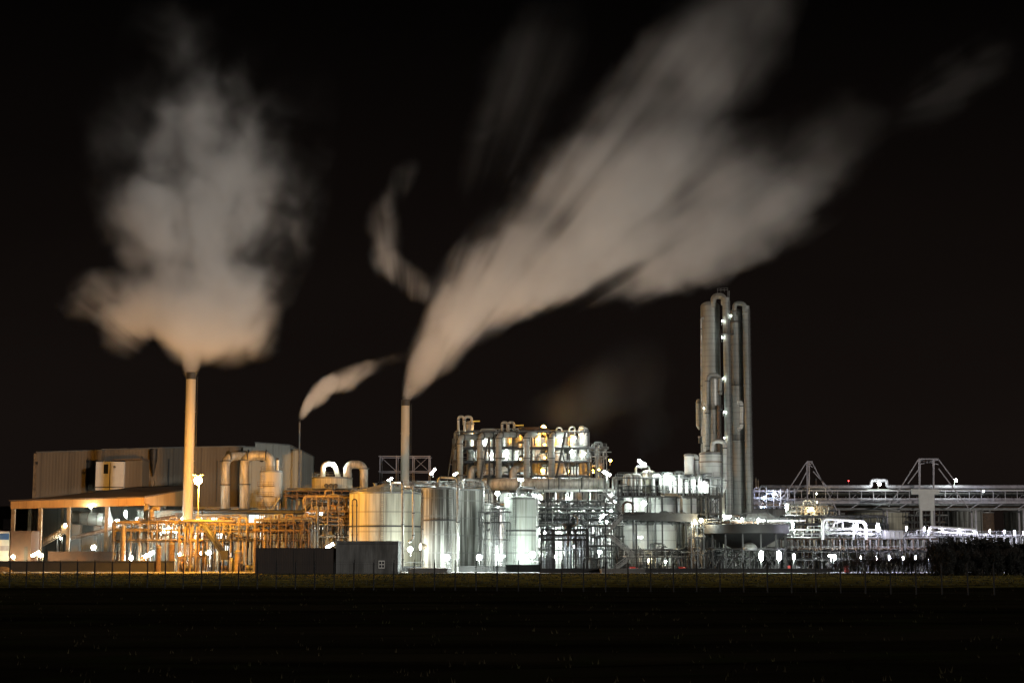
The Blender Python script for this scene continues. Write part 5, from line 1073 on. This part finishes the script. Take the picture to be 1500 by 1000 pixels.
# right fan
plume('steam_plume', 'wide wind-blown steam fan streaming right from the chimney beside the tanks', ST2, [
 (604, 562, 68, 34, 11, 1.7), (622, 533, 64, 64, 26, 1.4), (655, 485, 56, 98, 48, 1.15), (722, 420, 50, 125, 68, 1.0), (800, 402, 35, 140, 50, 1.0), (700, 395, 55, 130, 62, .6),
 (850, 300, 56, 210, 105, .95), (950, 180, 53, 230, 118, .78), (1060, 60, 52, 230, 125, .52), (935, 385, 18, 200, 60, 1.0), (1060, 345, 27, 210, 68, .95), (1160, 250, 31, 225, 88, .8), (905, 400, 14, 120, 46, .6), (990, 408, 8, 130, 32, .5), (985, 285, 38, 190, 100, 1.15), (900, 330, 42, 120, 70, .6), (1145, 355, 22, 120, 28, .5),
 (770, 130, 66, 210, 90, .34)],
 .088, warp=.16, vox=3.6, streak=(6.5, .004, .006), fold=(.02, .62, 2.0), billow=.55)
plume('steam_wisp', 'small thin curl of steam left of the wide fan', ST2, [(564, 350, 96, 76, 34, .75), (588, 268, 60, 62, 24, .5), (600, 408, 142, 66, 30, .8), (700, 195, 22, 70, 16, .25)], .11, warp=.07, vox=1.6, streak=(7, .02, .03), fold=(.04, .6, 1.0))
plume('steam_plume', 'small soft steam puff from the thin grey chimney', ST3, [(449, 596, 66, 24, 9, 1.5), (470, 574, 48, 38, 17, 1.3), (510, 553, 22, 52, 19, 1.0), (556, 536, 20, 48, 16, .45)], .24, warp=.14, vox=1.0, streak=(5, .03, .05))
plume('steam_haze', 'faint brown steam drifting up from the evaporator roof', tuple(W(850, 640, 462)), [(860, 590, 70, 80, 62, .9), (920, 545, 50, 90, 60, .8), (960, 600, 80, 90, 55, .7), (800, 600, 95, 50, 50, .6)], .0017, warp=.1, vox=3.0, streak=(1.0, .01, .02), fold=(.02, .7, 1.0))
plume('steam_haze', 'faint streak of high steam at the upper right edge', tuple(W(1250, 170, 480)), [(1430, 90, 26, 150, 52, 1), (1380, 150, 26, 120, 40, .8)], .004, warp=.06, vox=4.0)

# ================================================================== WORLD, CAMERA
w = bpy.data.worlds.new('World'); sc.world = w; w.use_nodes = True; nt = w.node_tree; bg = nt.nodes['Background']
tc = nn(nt, 'ShaderNodeTexCoord'); se = nn(nt, 'ShaderNodeSeparateXYZ'); nt.links.new(tc.outputs['Generated'], se.inputs[0])
cr = nn(nt, 'ShaderNodeValToRGB'); cr.color_ramp.elements[0].position = 0.0; cr.color_ramp.elements[0].color = (.0085, .0058, .0048, 1); cr.color_ramp.elements[1].position = .32; cr.color_ramp.elements[1].color = (.0010, .0008, .0007, 1)
nt.links.new(se.outputs['Z'], cr.inputs['Fac'])
nz = nn(nt, 'ShaderNodeTexNoise'); nz.inputs['Scale'].default_value = 2.2; nz.inputs['Detail'].default_value = 3; mp = nn(nt, 'ShaderNodeMapping'); mp.inputs['Scale'].default_value = (1, 1, 4); nt.links.new(tc.outputs['Generated'], mp.inputs[0]); nt.links.new(mp.outputs[0], nz.inputs['Vector'])
mx = nn(nt, 'ShaderNodeMixRGB', blend_type='MULTIPLY'); mx.inputs['Fac'].default_value = .5; nt.links.new(cr.outputs[0], mx.inputs['Color1']); nt.links.new(nz.outputs['Fac'], mx.inputs['Color2'])
nt.links.new(mx.outputs[0], bg.inputs['Color']); bg.inputs['Strength'].default_value = 1.3
sl = bpy.data.lights.new('moonlight', 'SUN'); so = bpy.data.objects.new('moonlight', sl); C.objects.link(so)
sl.energy = 1.15; sl.angle = math.radians(1.5); sl.color = (1.0, .92, .84)
so.rotation_euler = (math.radians(90 - 7.5), 0, math.radians(33)); so.location = (60, -60, 60)
cd = bpy.data.cameras.new('camera'); cam = bpy.data.objects.new('camera', cd); C.objects.link(cam); sc.camera = cam
cam.location = (0, 0, CAM_H); cam.rotation_euler = (PI / 2 + TILT, 0, 0); cd.sensor_width = 36; cd.sensor_fit = 'HORIZONTAL'; cd.lens = FOC / 1500 * 36; cd.clip_start = .5; cd.clip_end = 9000
sc.view_settings.view_transform = 'Standard'; sc.view_settings.look = 'None'; sc.view_settings.exposure = 0.0; sc.view_settings.gamma = 1.0
cy = sc.cycles; cy.volume_step_rate = 1.0; cy.volume_max_steps = 256; cy.volume_bounces = 7; cy.max_bounces = 9; cy.diffuse_bounces = 3; cy.glossy_bounces = 2; cy.use_denoising = True; cy.use_light_tree = True; cy.sample_clamp_indirect = 4.0; cy.use_adaptive_sampling = True
try: cy.denoiser = 'OPENIMAGEDENOISE'
except Exception: pass
